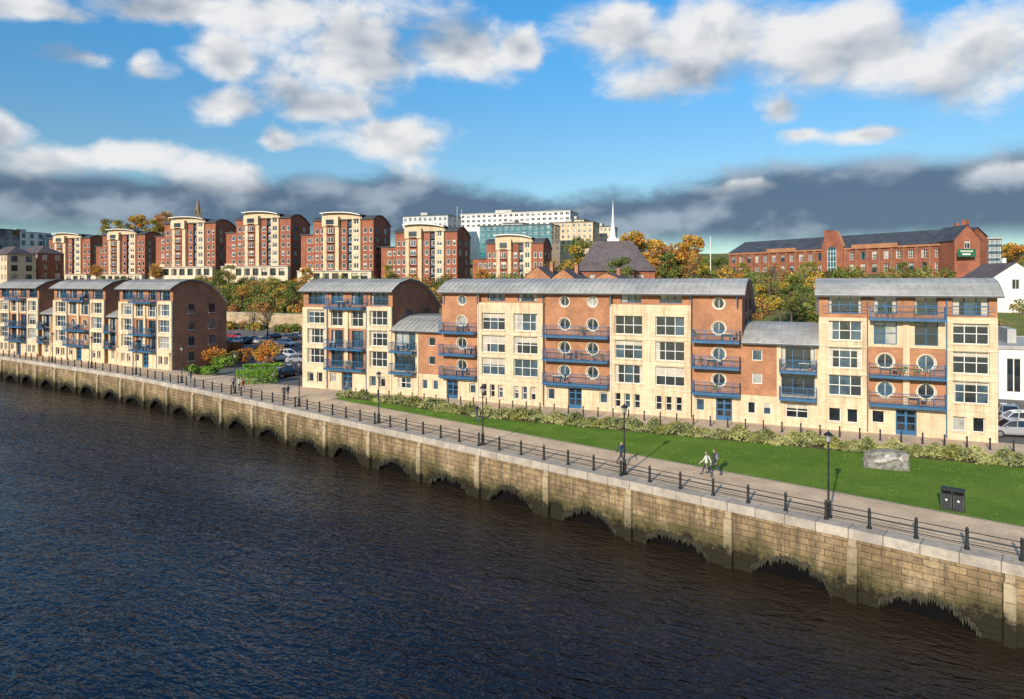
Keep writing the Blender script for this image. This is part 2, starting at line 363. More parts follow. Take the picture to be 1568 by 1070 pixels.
def end_block(name,loc,rot,W=13.5,D=11,rounds=True):
    E=empty(name,loc,rot); wl,wn,rf,bl=MB(),MB(),MB(),MB(); k=W/13.6
    L=(.8*k,3.5*k); R=(10.4*k,13.0*k); A=(4.45*k,6.25*k); B=(7.6*k,9.35*k); c0,c1=4.0*k,9.9*k
    ops=[(a,b_,F4+.25,F4+1.85) for a,b_ in [L,A,B,R]]
    facade(wl,0,W,F4-.25,EV,0,'brick_orange',ops,.25)
    for o in ops: window(wn,*o,.25,3 if o[1]-o[0]>2 else 2,2,fr='blue_steel')
    for (a,b_),(x0,x1) in ((L,(0,c0)),(R,(c1,W))):
        ws=[(a,b_,F1+.4,F1+2.25,3,2),(a,b_,F2+.4,F2+2.25,3,2),(a,b_,F3+.4,F3+2.15,3,2)]
        m_=(a+b_)/2
        ws+=[(a,m_-.35,.75,2.0,1,1),(m_+.15,b_-.3,.75,2.0,1,1)]
        cream_panel(wl,wn,x0,x1,-.5,F4-.1 if x0==0 else F4+.1,ws)
    cu=(c0+c1)/2
    facade(wl,c0,c1,-.5,F1-.1,-.1,'cream',[(cu-.8,cu+.8,0.02,2.25),(c0+.3,c0+1.3,.9,2.0)],.3)
    door(wn,cu-.8,cu+.8,.02,2.25,.2); window(wn,c0+.3,c0+1.3,.9,2.0,.2,1,1)
    wl.poly([(c0,-.1,F1-.1),(c1,-.1,F1-.1),(c1,.1,F1-.1),(c0,.1,F1-.1)],'cream')
    if rounds:
        r=.72; ops=[]
        for f in (F1,F2):
            for (a,b_) in (A,B):
                m_=(a+b_)/2; ops.append((m_-r,m_+r,f+1.15-r,f+1.15+r,'round'))
        facade(wl,c0,c1,F1-.1,F3-.1,0,'brick_orange',ops,.28)
        for o in ops: roundwin(wn,(o[0]+o[1])/2,(o[2]+o[3])/2,r*.96,.24,yo=0)
    else:
        ops=[(a,b_,f+.1,f+2.15) for f in (F1,F2) for a,b_ in (A,B)]
        facade(wl,c0,c1,F1-.1,F3-.1,0,'brick_orange',ops,.3)
        for o in ops: window(wn,*o,.3,2,1,fr='blue_steel')
    ops=[(a,b_,F3+.15,F3+2.15) for a,b_ in (A,B)]
    facade(wl,c0,c1,F3-.1,F4-.25,-.08,'cream',ops,.3)
    wl.poly([(c0,-.08,F3-.1),(c0,.1,F3-.1),(c1,.1,F3-.1),(c1,-.08,F3-.1)],'cream')
    for o in ops: window(wn,*o,.22,2,2,fr='blue_steel' if rounds else 'white_trim')
    wl.box(cu-.25,cu+.25,-.3,-.083,F1,F4-.2,'cream')
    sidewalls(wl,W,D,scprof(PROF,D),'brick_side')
    wl.poly([(0,0,EV),(W,0,EV),(W,.4,12.6),(0,.4,12.6)],'white_trim')
    for yy in (3.0,7.2):
        for z in (1.2,F1+.8,F2+.8,F3+.8):
            sidewin(wn,W,yy*D/11,(yy+1.1)*D/11,z,z+1.3)
    barrel(rf,W,scprof(PROF,D))
    balcony(bl,c0+.1,c1-.1,F4-.05,1.1,-.08)
    for f in (F1,F2): balcony(bl,c0+.05,c1-.05,f-.02,1.1,0)
    for a,b_ in (L,R):
        for z in (.35,.65,.95): bl.box(a-.5,b_+.4,-.28,-.25,F4+z,F4+z+.03,'blue_steel')
    for u in (c0-.09,c1+.01): bl.tube((u+.04,-.27,.1),(u+.04,-.27,EV-.1),.045,.045,'blue_steel',6)
    wl.obj('walls',E);wn.obj('windows',E);rf.obj('roof',E);bl.obj('balconies',E); return E
def centre_block(name,loc,rot,W=33.0,D=11,bays=(0,4.8,12.7,20.1,28.3,33.0)):
    E=empty(name,loc,rot); wl,wn,rf,bl=MB(),MB(),MB(),MB(); b=bays
    def portbay(x0,x1,cxs,doorc):
        r=.68; ops=[(c-r,c+r,f+1.15-r,f+1.15+r,'round') for c in cxs for f in (F1,F2,F3)]+[(c-r*.85,c+r*.85,11.3-r*.85,11.3+r*.85,'round') for c in cxs]
        facade(wl,x0,x1,F1-.1,EV,0,'brick_orange',ops,.28)
        for o in ops: roundwin(wn,(o[0]+o[1])/2,(o[2]+o[3])/2,(o[1]-o[0])/2*.96,.24,yo=0)
        g=[(doorc-.75,doorc+.75,.02,2.2)]
        for c in (x0+.4,x1-1.2):
            if abs(c+.4-doorc)>1.3: g.append((c,c+.8,.8,1.95))
        facade(wl,x0,x1,-.5,F1-.1,-.1,'cream',g,.3); door(wn,*g[0],.2)
        for o in g[1:]: window(wn,*o,.2,1,1)
        wl.poly([(x0,-.1,F1-.1),(x1,-.1,F1-.1),(x1,.1,F1-.1),(x0,.1,F1-.1)],'cream')
        for f in (F1,F2,F3): balcony(bl,x0+.15,x1-.15,f-.02,1.1,0)
        bl.box(x0+.25,x1-.25,-.9,-.103,2.38,2.44,'blue_steel')
    portbay(b[0],b[1],[2.6],1.4); portbay(b[2],b[3],[b[2]+2.3,b[3]-2.0],(b[2]+b[3])/2-.2); portbay(b[4],b[5],[(b[4]+b[5])/2+.2],(b[4]+b[5])/2+.7)
    def cpan(x0,x1):
        a=(x0+.45,x0+.45+2.85); c=(x1-.7-2.85,x1-.7); ws=[]
        for f in (F1,F2,F3):
            for q in (a,c): ws.append((q[0],q[1],f+.3,f+2.2,3,2))
        for i in range(3): ws.append((a[0]+i*1.0,a[0]+i*1.0+.6,.55,2.0,1,2)); ws.append((c[0]+i*1.0,c[0]+i*1.0+.6,.55,2.0,1,2))
        cream_panel(wl,wn,x0,x1,-.5,11.1,ws)
        ops=[(a[0]+.5,a[1]-.2,11.25,12.2),(c[0]+.3,c[1]-.3,11.25,12.2)]
        facade(wl,x0,x1,11.1,EV,.3,'brick_orange',ops,.2)
        for u in (x0,x1): wl.poly([(u,0,11.1),(u,.3,11.1),(u,.3,EV),(u,0,EV)],'brick_orange')
        for o in ops: window(wn,*o,.5,3,1,fr='blue_steel')
        bl.tube((x0+.02,-.3,.1),(x0+.02,-.3,EV-.1),.05,.05,'white_trim',6); bl.tube((x1-.02,-.3,.1),(x1-.02,-.3,EV-.1),.05,.05,'dark_grey',6)
        wl.box((x0+x1)/2-.18,(x0+x1)/2+.02,-.26,-.225,2.6,11.0,'cream_light')
    cpan(b[1],b[2]); cpan(b[3],b[4])
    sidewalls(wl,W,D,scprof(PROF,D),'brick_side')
    for yy in (3.0,7.2):
        for z in (F3+.8,F3+2.7):sidewin(wn,W,yy,yy+1.0,z,z+1.1)
    barrel(rf,W,scprof(PROF,D))
    for u in (b[0]+.3,b[1],b[2],b[3],b[4],b[5]-.4): bl.tube((u,-.35,10.9),(u,-.6,12.2),.05,.05,'blue_steel',6)
    wl.obj('walls',E);wn.obj('windows',E);rf.obj('roof',E);bl.obj('balconies',E); return E
LP=[(-.5,7.7),(0,8.0),(1.5,8.7),(3.5,9.2),(6,9.35),(9,9.0)]
def link_block(name,loc,rot,W=6.7,D=9,mirror=False):
    E=empty(name,loc,rot); wl,wn,rf,bl=MB(),MB(),MB(),MB()
    X=(lambda a,b_:(W-b_,W-a)) if mirror else (lambda a,b_:(a,b_))
    q_=W/6.7
    a,b_=X(0,3.1*q_); w0,w1=X(.9*q_,1.8*q_); o=[(w0,w1,F1+1.0,F1+2.0),(w0,w1,F2+.7,F2+1.7)]
    facade(wl,a,b_,F1-.1,7.9,0,'brick_orange',o,.2)
    for q in o: window(wn,*q,.2,1,1)
    o=[X(.5*q_,1.2*q_)+(.9,2.0),X(1.9*q_,2.6*q_)+(.9,2.0)]; facade(wl,a,b_,-.5,F1-.1,-.06,'cream',o,.2)
    for q in o: window(wn,*q,.14,1,1)
    a,b_=X(3.1*q_,W); w0,w1=X(3.5*q_,W-.35)
    o=[(w0,w1,F1+.1,F1+2.2),(w0,w1,F2+.1,F2+2.2)]
    facade(wl,a,b_,F1-.1,7.9,-.06,'cream',o,.3)
    for q in o: window(wn,*q,.24,3,1,fr='blue_steel')
    q=X(3.9*q_,W-.9)+(.8,2.1); facade(wl,a,b_,-.5,F1-.1,-.12,'cream',[q],.25); window(wn,*q,.13,2,2)
    wl.poly([(a,-.12,F1-.1),(b_,-.12,F1-.1),(b_,0,F1-.1),(a,0,F1-.1)],'cream')
    for f in (F1,F2): balcony(bl,w0-.15,w1+.15,f-.02,1.1,-.06)
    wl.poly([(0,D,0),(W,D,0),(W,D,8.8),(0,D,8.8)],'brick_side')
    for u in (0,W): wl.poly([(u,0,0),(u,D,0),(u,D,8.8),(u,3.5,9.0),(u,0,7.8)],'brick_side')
    barrel(rf,W,LP,ov=.0)
    wl.obj('walls',E);wn.obj('windows',E);rf.obj('roof',E);bl.obj('balconies',E); return E
P0=np.array([40.5,57.2]); dF=np.array([-.9115,.4116]); nF=np.array([-.4116,-.9115]); rF=math.atan2(-.4116,.9115)
def fp(s,o=0): return P0+dF*s+nF*o
def at(s,o=0,z=0): p=fp(s,o); return (p[0],p[1],z)
end_block('apartment_building',at(13.6),rF,13.6)
link_block('link_building',at(20.3),rF,6.7)
centre_block('apartment_building',at(53.3),rF)
link_block('link_building',at(60.1),rF,6.8,mirror=True)
end_block('apartment_building',at(73.6),rF,13.5,rounds=False)
P1=np.array([-51.2,103.5]); dL=np.array([-.8704,.4913]); rL=math.atan2(-.4913,.8704)
def lat(s,o=0): p=P1+dL*s+np.array([-.4913,-.8704])*o; return (p[0],p[1],0)
end_block('apartment_building',lat(13.6),rL,13.6,9.5,rounds=False)
link_block('link_building',lat(17.6,-.6),rL,4.0,8,mirror=True)
end_block('apartment_building',lat(33),rL,15.4,9.5)
link_block('link_building',lat(38,-.6),rL,5.0,8,mirror=True)
end_block('apartment_building',lat(52,0),rL,14.0,9.5,rounds=False)
# ------------------------------------------------ quay curve
ctl=np.array([[23.8+.765*1400,32.8-.645*1400],[23.8+.765*60,32.8-.645*60],[23.8,32.8],[-29.2,77.5],[-54.4,97.8],[-92,123],[-200,186],[-1400,760]])
seg=np.linalg.norm(np.diff(ctl,axis=0),axis=1); cs=np.concatenate([[0],np.cumsum(seg)]); cs-=cs[1]
def qp_raw(s): return np.stack([np.interp(s,cs,ctl[:,0]),np.interp(s,cs,ctl[:,1])],-1)
def qp(s):
    s=np.asarray(s,float); acc=0
    for k in np.linspace(-7,7,15): acc=acc+qp_raw(s+k)
    return acc/15
def qn(s):
    t=qp(np.asarray(s)+.5)-qp(np.asarray(s)-.5); t/=np.linalg.norm(t,axis=-1,keepdims=True); return np.stack([t[...,1],-t[...,0]],-1)
def q(s,d): return qp(s)+qn(s)*np.asarray(d)[...,None] if np.ndim(d) else qp(s)+qn(s)*d
Sdense=np.arange(-40,330,.1); QP=qp(Sdense)
def nearest_s(p): return Sdense[np.argmin(((QP-np.asarray(p))**2).sum(1))]
WZ=-3.9
def strip(name,sarr,profile,mat,parent=None):
    prof=np.array(profile,float); L=np.concatenate([[0],np.cumsum(np.linalg.norm(np.diff(prof,axis=0),axis=1))])
    v=[]; P_=qp(sarr);N_=qn(sarr)
    for j,(d,z) in enumerate(prof):
        X=P_+N_*d; v+= [(x,y,z) for x,y in X]
    n=len(sarr); f=[];uvs=[]
    for j in range(len(prof)-1):
        for i in range(n-1):
            f.append((j*n+i,j*n+i+1,(j+1)*n+i+1,(j+1)*n+i)); uvs+=[(sarr[i],L[j]),(sarr[i+1],L[j]),(sarr[i+1],L[j+1]),(sarr[i],L[j+1])]
    me=bpy.data.meshes.new(name); me.from_pydata(v,[],f); ul=me.uv_layers.new(); ul.data.foreach_set('uv',np.array(uvs).ravel()); me.materials.append(MATS[mat]); me.update()
    return mkobj(name,me,parent)
SP=6.93
QE=empty('quay_wall')
sa=np.arange(-30,300,.12)
def archz(s):
    ph=((s-60)/SP)%1.0; bay=np.floor((s-60)/SP); x=(ph-.5-.03*np.sin(bay*3.7))/.33
    hg=1.18+.20*np.sin(bay*2.1)
    return np.where(np.abs(x)<1,WZ-.05+hg*np.clip(1-np.abs(x)**2.0,0,1)**.75,-6.0)
jit=rng.normal(0,.045,len(sa))+.10*np.sin(sa*5.3)*np.sin(sa*2.9)
bz=archz(sa); bz=np.where(bz>-5,bz+jit,bz)
Pq=qp(sa);Nq=qn(sa); n=len(sa); v=[];f=[];uvs=[]
for i in range(n): v.append((Pq[i,0],Pq[i,1],bz[i]))
for i in range(n): v.append((Pq[i,0],Pq[i,1],-.5))
for i in range(n): p=Pq[i]+Nq[i]*.55; v.append((p[0],p[1],bz[i]))
for i in range(n-1):
    f.append((i,i+1,n+i+1,n+i)); uvs+=[(sa[i],bz[i]),(sa[i+1],bz[i+1]),(sa[i+1],-.5),(sa[i],-.5)]
    f.append((2*n+i,2*n+i+1,i+1,i)); uvs+=[(sa[i],-3),(sa[i+1],-3),(sa[i+1],-3.7),(sa[i],-3.7)]
me=bpy.data.meshes.new('wall_face'); me.from_pydata(v,[],f); ul=me.uv_layers.new(); ul.data.foreach_set('uv',np.array(uvs).ravel()); me.materials.append(MATS['quay_stone']); me.update(); mkobj('wall_face',me,QE)
ss=np.arange(-30,300,1.0)
strip('arch_back_shade',ss,[(.56,-6),(.56,-1.2)],'shade_black',parent=QE)  # near-black sheet close behind the face paints the shade inside the arches
far1=np.concatenate([np.arange(-1200,-29,20),[-30]]); far2=np.concatenate([[299.9],np.arange(310,1500,20)])
for a in (far1,far2): strip('wall_face_far',a,[(0,-6),(0,-.5)],'quay_stone',parent=QE); strip('coping_far',a,[(-.13,-.5),(-.13,.03),(1.0,.03)],'coping_stone',parent=QE)
strip('coping',ss,[(0,-.52),(-.13,-.50),(-.13,.0),(-.10,.03),(1.0,.03),(1.0,-.1)],'coping_stone',parent=QE)
pm=MB()
for k in range(-12,35):
    s=60+SP*k; p=qp(s);nn=qn(s);tt=np.array([-nn[1],nn[0]])
    def L_(a,d,z): r=p+tt*a+nn*d; return (r[0],r[1],z)
    for (z0,z1,d0,w) in ((-6,-.85,-.30,.25),(-.85,-.505,-.20,.20)):
        pm.hexa([L_(-w,d0,z0),L_(w,d0,z0),L_(w,.05,z0),L_(-w,.05,z0),L_(-w,d0,z1),L_(w,d0,z1),L_(w,.05,z1),L_(-w,.05,z1)],'pilaster_stone')
pm.obj('pilasters',QE)
wm=MB()
for i in range(0,n,1):
    if bz[i]>-5 and sa[i]>20 and sa[i]<260:
        for _ in range(4):
            p=Pq[i]+Nq[i]*random.uniform(-.12,-.01); tt=np.array([-Nq[i][1],Nq[i][0]])*random.uniform(.03,.08)
            l=random.uniform(.03,.25)*random.random()+.03; z=bz[i]+random.uniform(-.02,.34)
            wm.poly([(p[0]-tt[0],p[1]-tt[1],z),(p[0]+tt[0],p[1]+tt[1],z+.03),(p[0]+random.uniform(-.05,.05),p[1]-.03,z-l-.13)],'weed')
wm.obj('seaweed')
rl=MB(); PS=2.228; s0r=68.5; rs=[s0r+PS*k for k in range(-28,95)]
for s in rs:
    p=q(s,.62); rl.lathe((p[0],p[1],.03),[(.13,0),(.13,.12),(.085,.16),(.075,.8),(.10,.84),(.10,.9),(.07,.94),(.085,1.04),(.04,1.12)],'black_iron',8)
for a,b_ in zip(rs[:-1],rs[1:]):
    pa,pb=q(a,.62),q(b_,.62)
    for z in (.32,.62,.92): rl.tube((pa[0],pa[1],z),(pb[0],pb[1],z),.026,.026,'black_iron',5,False)
rl.obj('promenade_railing')
lm=MB()
lm.lathe((0,0,0),[(.20,0),(.20,.15),(.14,.22),(.13,.9),(.09,1.0),(.06,1.1),(.045,4.1),(.07,4.15),(.05,4.22)],'black_iron',10)
lm.lathe((0,0,4.22),[(.06,0),(.10,.05),(.17,.10)],'black_iron',10); lm.lathe((0,0,4.32),[(.13,0),(.19,.36)],'glass_pale',10); lm.lathe((0,0,4.68),[(.27,0),(.26,.04),(.12,.16),(.04,.2),(.03,.3)],'black_iron',10)
lm.tube((-.35,0,3.9),(.35,0,3.9),.02,.02,'black_iron',6)
for a in range(4): lm.tube((.13*math.cos(a*1.57),.13*math.sin(a*1.57),4.32),(.19*math.cos(a*1.57),.19*math.sin(a*1.57),4.68),.012,.012,'black_iron',4)
lme=lm.mesh('street_lamp')
for k in range(-2,10):
    p=q(68.5+13.37*k,1.1); mkobj('street_lamp',lme,None,(p[0],p[1],.02))
# ------------------------------------------------ terrain
FL=np.array([[900,-331.],[40.5,57.2],[-26.6,87.5],[-51.2,103.5],[-96.2,128.9],[-900,582.]])
def fdist(x,y):
    x=np.asarray(x,float);y=np.asarray(y,float); best=np.full(x.shape,1e9); sg=np.ones(x.shape)
    for a,b_ in zip(FL[:-1],FL[1:]):
        d=b_-a; L2=(d**2).sum(); tt=np.clip(((x-a[0])*d[0]+(y-a[1])*d[1])/L2,0,1); dx=x-a[0]-tt*d[0]; dy=y-a[1]-tt*d[1]
        r=np.hypot(dx,dy); cr=np.sign(-(d[0]*dy-d[1]*dx)); sg=np.where(r<best,cr,sg); best=np.minimum(best,r)
    return best*sg
def hgt(x,y):
    return np.interp(fdist(x,y),[-50,14,46,50.5,51.5,92,140,220,300,420,700,3000],[0,0,1.6,1.7,5.2,13.2,16,21,28,32,30,28])
DV=np.concatenate([[.95,3,6,9,13],np.arange(17,110,2.2),np.arange(112,300,9),[330,380,450,550,700,1000,1500,2500]])
SV=np.concatenate([np.arange(-1400,-60,60),np.arange(-60,330,3.0),np.arange(340,1500,50)])
PP=qp(SV);NN=qn(SV); v=[]
for d in DV:
    X=PP+NN*d; z=hgt(X[:,0],X[:,1]); z=z+np.where(z>2.5,np.sin(X[:,0]*.23)*np.cos(X[:,1]*.19)*.5,0)
    v+=list(zip(X[:,0],X[:,1],z))
n=len(SV); f=[(j*n+i,j*n+i+1,(j+1)*n+i+1,(j+1)*n+i) for j in range(len(DV)-1) for i in range(n-1)]
me=bpy.data.meshes.new('ground'); me.from_pydata(v,[],f); me.materials.append(MATS['ground_mat']); me.update(); mkobj('ground',me)
strip('promenade',np.arange(-200,400,2.0),[(.98,.012),(6.3,.012)],'paving_beige')
def ribbon(name,A,B,z,mat):
    v=[(a[0],a[1],z) for a in A]+[(b_[0],b_[1],z) for b_ in B]; n=len(A)
    me=bpy.data.meshes.new(name); me.from_pydata(v,[],[(i,i+1,n+i+1,n+i) for i in range(n-1)]); me.materials.append(MATS[mat]); me.update(); return mkobj(name,me)
sf=np.arange(-60,92,2.0); A=[fp(s,-.2) for s in sf]; B=[q(nearest_s(a),6.2) for a in A]; ribbon('footpath',A,B,.006,'paving_apron')
sl=np.arange(-20,80,2.0); A=[lat(s,-.2)[:2] for s in sl]; B=[q(nearest_s(a),5.9) for a in A]; ribbon('footpath',A,B,.0095,'paving_apron')
hs=np.arange(-40,64.1,1.0); hofs=lambda s:np.interp(s,[-40,45,57,64],[8.7,8.4,5.6,4.4]); ho=hofs(hs)
A=[fp(s,o) for s,o in zip(hs,ho)]; B=[q(nearest_s(a),6.35) for a in A]; ribbon('lawn',A,B,.03,'lawn')
ribbon('lawn_edging',B,[q(nearest_s(a),6.22) for a in A],.045,'concrete')
ribbon('planting_bed',A,[fp(s,o-2.9*min(1,(66-s)/15)) for s,o in zip(hs,ho)],.036,'soil')
wp=MB(); wp.poly([(-2500,-600,WZ),(2500,-600,WZ),(2500,2500,WZ),(-2500,2500,WZ)],'water'); wp.obj('river_water')
# ------------------------------------------------ foliage
def leaves_obj(name,C,size,mats,mi,parent=None,asmesh=False):
    n=len(C); a=rng.normal(size=(n,3)); a/=np.linalg.norm(a,axis=1,keepdims=True)
    b_=rng.normal(size=(n,3)); b_-= (a*b_).sum(1,keepdims=True)*a; b_/=np.linalg.norm(b_,axis=1,keepdims=True)
    s=np.asarray(size).reshape(-1,1)*rng.uniform(.6,1.3,(n,1))
    V=np.stack([C-a*s,C-b_*s*.6,C+a*s,C+b_*s*.6],1).reshape(-1,3)
    me=bpy.data.meshes.new(name); me.vertices.add(4*n); me.vertices.foreach_set('co',V.astype('f').ravel())
    me.loops.add(4*n); me.loops.foreach_set('vertex_index',np.arange(4*n,dtype='i')); me.polygons.add(n)
    me.polygons.foreach_set('loop_start',np.arange(0,4*n,4,dtype='i')); me.polygons.foreach_set('loop_total',np.full(n,4,dtype='i'))
    for m_ in mats: me.materials.append(MATS[m_])
    me.polygons.foreach_set('material_index',np.asarray(mi,dtype='i')); me.update(calc_edges=True); me.validate()
    return me if asmesh else mkobj(name,me,parent)
def clump_pts(c,r,n,squash=.8):
    d=rng.normal(size=(n,3)); d/=np.linalg.norm(d,axis=1,keepdims=True); rad=rng.uniform(.35,1.0,(n,1))**.6
    return np.asarray(c)+d*rad*r*np.array([1,1,squash])
TREES={}
def tree_template(key,mats,H=10,R=3.6,nl=3600,leaf=.2,sparse=1.0,trunk=.35):
    mb=MB(); top=H*trunk
    mb.tube((0,0,-.6),(.1,.05,top),.26,.19,'bark',8); pts=[];mi=[]
    ncl=22
    for i in range(ncl):
        th=i*2.4+random.uniform(-.4,.4); hh=random.uniform(.0,1.0); rr=R*math.sqrt(max(.05,1-(abs(hh-.4)/.68)**2))*random.uniform(.35,.85)
        c=Vector((math.cos(th)*rr,math.sin(th)*rr,top*.9+hh*(H-top)*.92)); r=R*random.uniform(.25,.42)
        k=Vector((c.x*.35,c.y*.35,top+(c.z-top)*.45)); base=Vector((.1,.05,top*random.uniform(.8,1)))
        mb.tube(base,k,.10,.07,'bark',5,False); mb.tube(k,c,.07,.02,'bark',5,False)
        for _ in range(3):
            e=c+Vector((random.uniform(-1,1),random.uniform(-1,1),random.uniform(-.3,1)))*r; mb.tube(c.lerp(k,.3),e,.03,.01,'bark',4,False)
        p=clump_pts(c,r,int(nl/ncl*sparse),.75); pts.append(p); w=np.array([.7,.2,.1][:len(mats)]); mi+= list(rng.choice(len(mats),len(p),p=np.roll(w/w.sum(),random.randint(0,len(mats)-1))))
    TREES[key]=(mb.mesh('trunk_'+key),leaves_obj('crown_'+key,np.concatenate(pts),leaf,mats,mi,asmesh=True))
tree_template('green',['leaf_green','leaf_dark','leaf_olive']); tree_template('orange',['leaf_orange','leaf_rust','leaf_yellow']); tree_template('yellow',['leaf_yellow','leaf_olive','leaf_orange'])
tree_template('mixed',['leaf_olive','leaf_yellow','leaf_green'],sparse=.8); tree_template('bare',['leaf_rust','leaf_olive'],nl=900,sparse=.6)
NM={'green':'tree','orange':'autumn_tree','yellow':'autumn_tree','mixed':'tree','bare':'bare_tree'}
def tree(key,x,y,z,H,wide=1.0):
    E=empty(NM[key],(x,y,z),random.uniform(0,6.28),(H/10*wide,H/10*wide,H/10)); mkobj('trunk',TREES[key][0],E); mkobj('crown',TREES[key][1],E)
def tree_px(key,px,ytop,Y,H,wide=1.0):
    x=P(px,Y); zt=ZZ(ytop,Y); tree(key,x,Y,zt-H,H,wide)
for a in [('yellow',968,352,160,12),('orange',1015,364,150,12),('orange',1042,368,155,12),('yellow',992,364,165,12),('green',893,362,165,12),('mixed',878,372,150,10),('mixed',1078,390,150,9),('green',1100,392,170,9),('bare',1062,385,140,9),
          ('mixed',1195,428,110,7),('green',1212,432,108,6),('bare',1180,400,130,9),('yellow',1555,370,190,12),('mixed',1540,372,200,10),('green',1385,400,150,5),
          ('mixed',165,333,330,14),('yellow',210,327,320,15),('orange',250,322,310,15),('mixed',185,335,315,13),('mixed',232,335,300,12),('orange',60,382,290,10),('yellow',20,392,260,9),('orange',238,402,240,8),
          ('mixed',1240,398,180,9),('bare',850,395,150,9),('mixed',1140,400,200,8),('yellow',1058,358,175,12),('green',1025,385,140,8),('bare',388,462,135,6),('bare',410,470,128,6),
          ('green',1075,396,230,11),('mixed',1092,400,240,10),('green',1108,398,235,11),('mixed',1120,404,230,9),('green',950,392,130,8),('mixed',1160,432,130,7),('green',1232,436,125,7),('mixed',1535,420,140,7),
          ('orange',148,404,250,7),('mixed',350,404,210,7),('yellow',470,408,196,6),('mixed',597,404,182,7),('orange',738,408,170,6),('green',335,412,190,6),('mixed',420,428,165,6),('yellow',372,436,158,5),('green',448,432,160,6),('green',345,440,155,5)]:
    tree_px(*a)
def bush_obj(name,pts_r,mats,leafs,nper):
    P_=[];mi=[]
    for (c,r) in pts_r:
        p=clump_pts(c,r,nper,.8); p=p[p[:,2]>.03]; P_.append(p); w=np.array([.65,.25,.1][:len(mats)]); mi+=list(rng.choice(len(mats),len(p),p=np.roll(w/w.sum(),random.randint(0,len(mats)-1))))
    return leaves_obj(name,np.concatenate(P_),leafs,mats,mi)
def shrub(name,px,py,w,h,mats):
    x,y,_=G(px,py); L=[]
    for _ in range(9): L.append(((x+random.uniform(-w,w)*.4,y+random.uniform(-w,w)*.4,random.uniform(.3,.75)*h),random.uniform(.28,.42)*min(w,h)))
    bush_obj(name,L,mats,.13,240)
for a in [('autumn_shrub',330,560,3.4,3.8,['leaf_orange','leaf_rust','leaf_yellow']),('autumn_shrub',409,558,3.4,4.0,['leaf_orange','leaf_yellow','leaf_orange']),('autumn_shrub',372,556,3.6,2.6,['leaf_rust','leaf_orange','leaf_olive']),
          ('shrub',318,574,4.6,1.7,['leaf_bright','leaf_green','leaf_bright']),('shrub',300,572,2.6,1.5,['leaf_green','leaf_bright','leaf_dark']),('shrub',345,562,3.4,2.4,['leaf_green','leaf_bright','leaf_olive']),('autumn_shrub',356,548,3,2.8,['leaf_orange','leaf_rust']),('shrub',388,550,4,2.2,['leaf_olive','leaf_green'])]:
    shrub(*a)
def hedge(name,a,b_,w,h,mats,den=900,leaf=.10):
    a=np.array(a[:2]);b_=np.array(b_[:2]);L=np.linalg.norm(b_-a);t_=(b_-a)/L;n_=np.array([-t_[1],t_[0]]); N=int(den*L)
    al=rng.uniform(0,L,N); ac=rng.uniform(-w/2,w/2,N); z=rng.uniform(0,h,N)
    side=rng.integers(0,3,N); ac=np.where(side==0,w/2*np.sign(ac)*rng.uniform(.85,1.05,N),ac); z=np.where(side>0,h*rng.uniform(.86,1.05,N),z)
    P_=a+t_*al[:,None]+n_*ac[:,None]; C=np.column_stack([P_,z+.05*np.sin(al*3)])
    return leaves_obj(name,C,leaf,mats,rng.choice(len(mats),N,p=[.8,.2]))
hedge('hedge',G(360,588),G(425,585),2.2,1.6,['leaf_bright','leaf_green']); hedge('hedge',G(372,578),G(432,575),1.6,1.7,['leaf_bright','leaf_green'])
# planting strip next to lawn
N=70000; s_=rng.uniform(-34,65,N); w_=np.interp(s_,[50,65],[2.9,.8]); o_=hofs(s_)-rng.uniform(0,1,N)*w_
frac=(hofs(s_)-o_)/w_
mound=.34+.24*np.sin(s_*1.9+np.sin(s_*.7)*2)+.18*np.sin(s_*4.3+frac*5)+.12*np.sin(frac*9+s_)
zt=np.clip(mound+.15,.14,1)*np.sqrt(np.clip(1-(2*frac-1)**4,0,1))
XY=P0+dF*s_[:,None]+nF*(o_+(.18*np.sin(s_*2.7)+.2*np.sin(s_*.8))*(frac<.4))[:,None]
C=np.column_stack([XY,zt*rng.uniform(.4,1.1,N)+.05]); sel=(np.sin(s_*.9)+np.sin(s_*2.3+frac*3))*.5+rng.normal(0,.4,N)
leaves_obj('shrub_border',C,.105,['leaf_sage','leaf_sage2','leaf_olive'],np.where(sel>.1,0,np.where(sel>-.8,1,2)))
# grass tufts, clustered irregularly
gs=np.arange(-30,62.5,.5); N=60000
Bt=np.array([q(nearest_s(fp(s,o)),6.38) for s,o in zip(gs,hofs(gs))]); At=np.array([fp(s,o) for s,o in zip(gs,hofs(gs))])
s_=rng.uniform(-30,62,N); fr=rng.uniform(0.01,.99,N)
ip=lambda M:np.column_stack([np.interp(s_,gs,M[:,0]),np.interp(s_,gs,M[:,1])])
XY=ip(At)*(1-fr[:,None])+ip(Bt)*fr[:,None]
dens=np.sin(XY[:,0]*1.3+np.sin(XY[:,1]*.9)*2)+np.sin(XY[:,1]*1.7+XY[:,0]*.6)+rng.normal(0,.8,N); XY=XY[dens>.2]
leaves_obj('grass',np.column_stack([XY,rng.uniform(.025,.05,len(XY))]),.035,['leaf_grass','leaf_bright'],(rng.uniform(size=len(XY))>.8).astype(int))
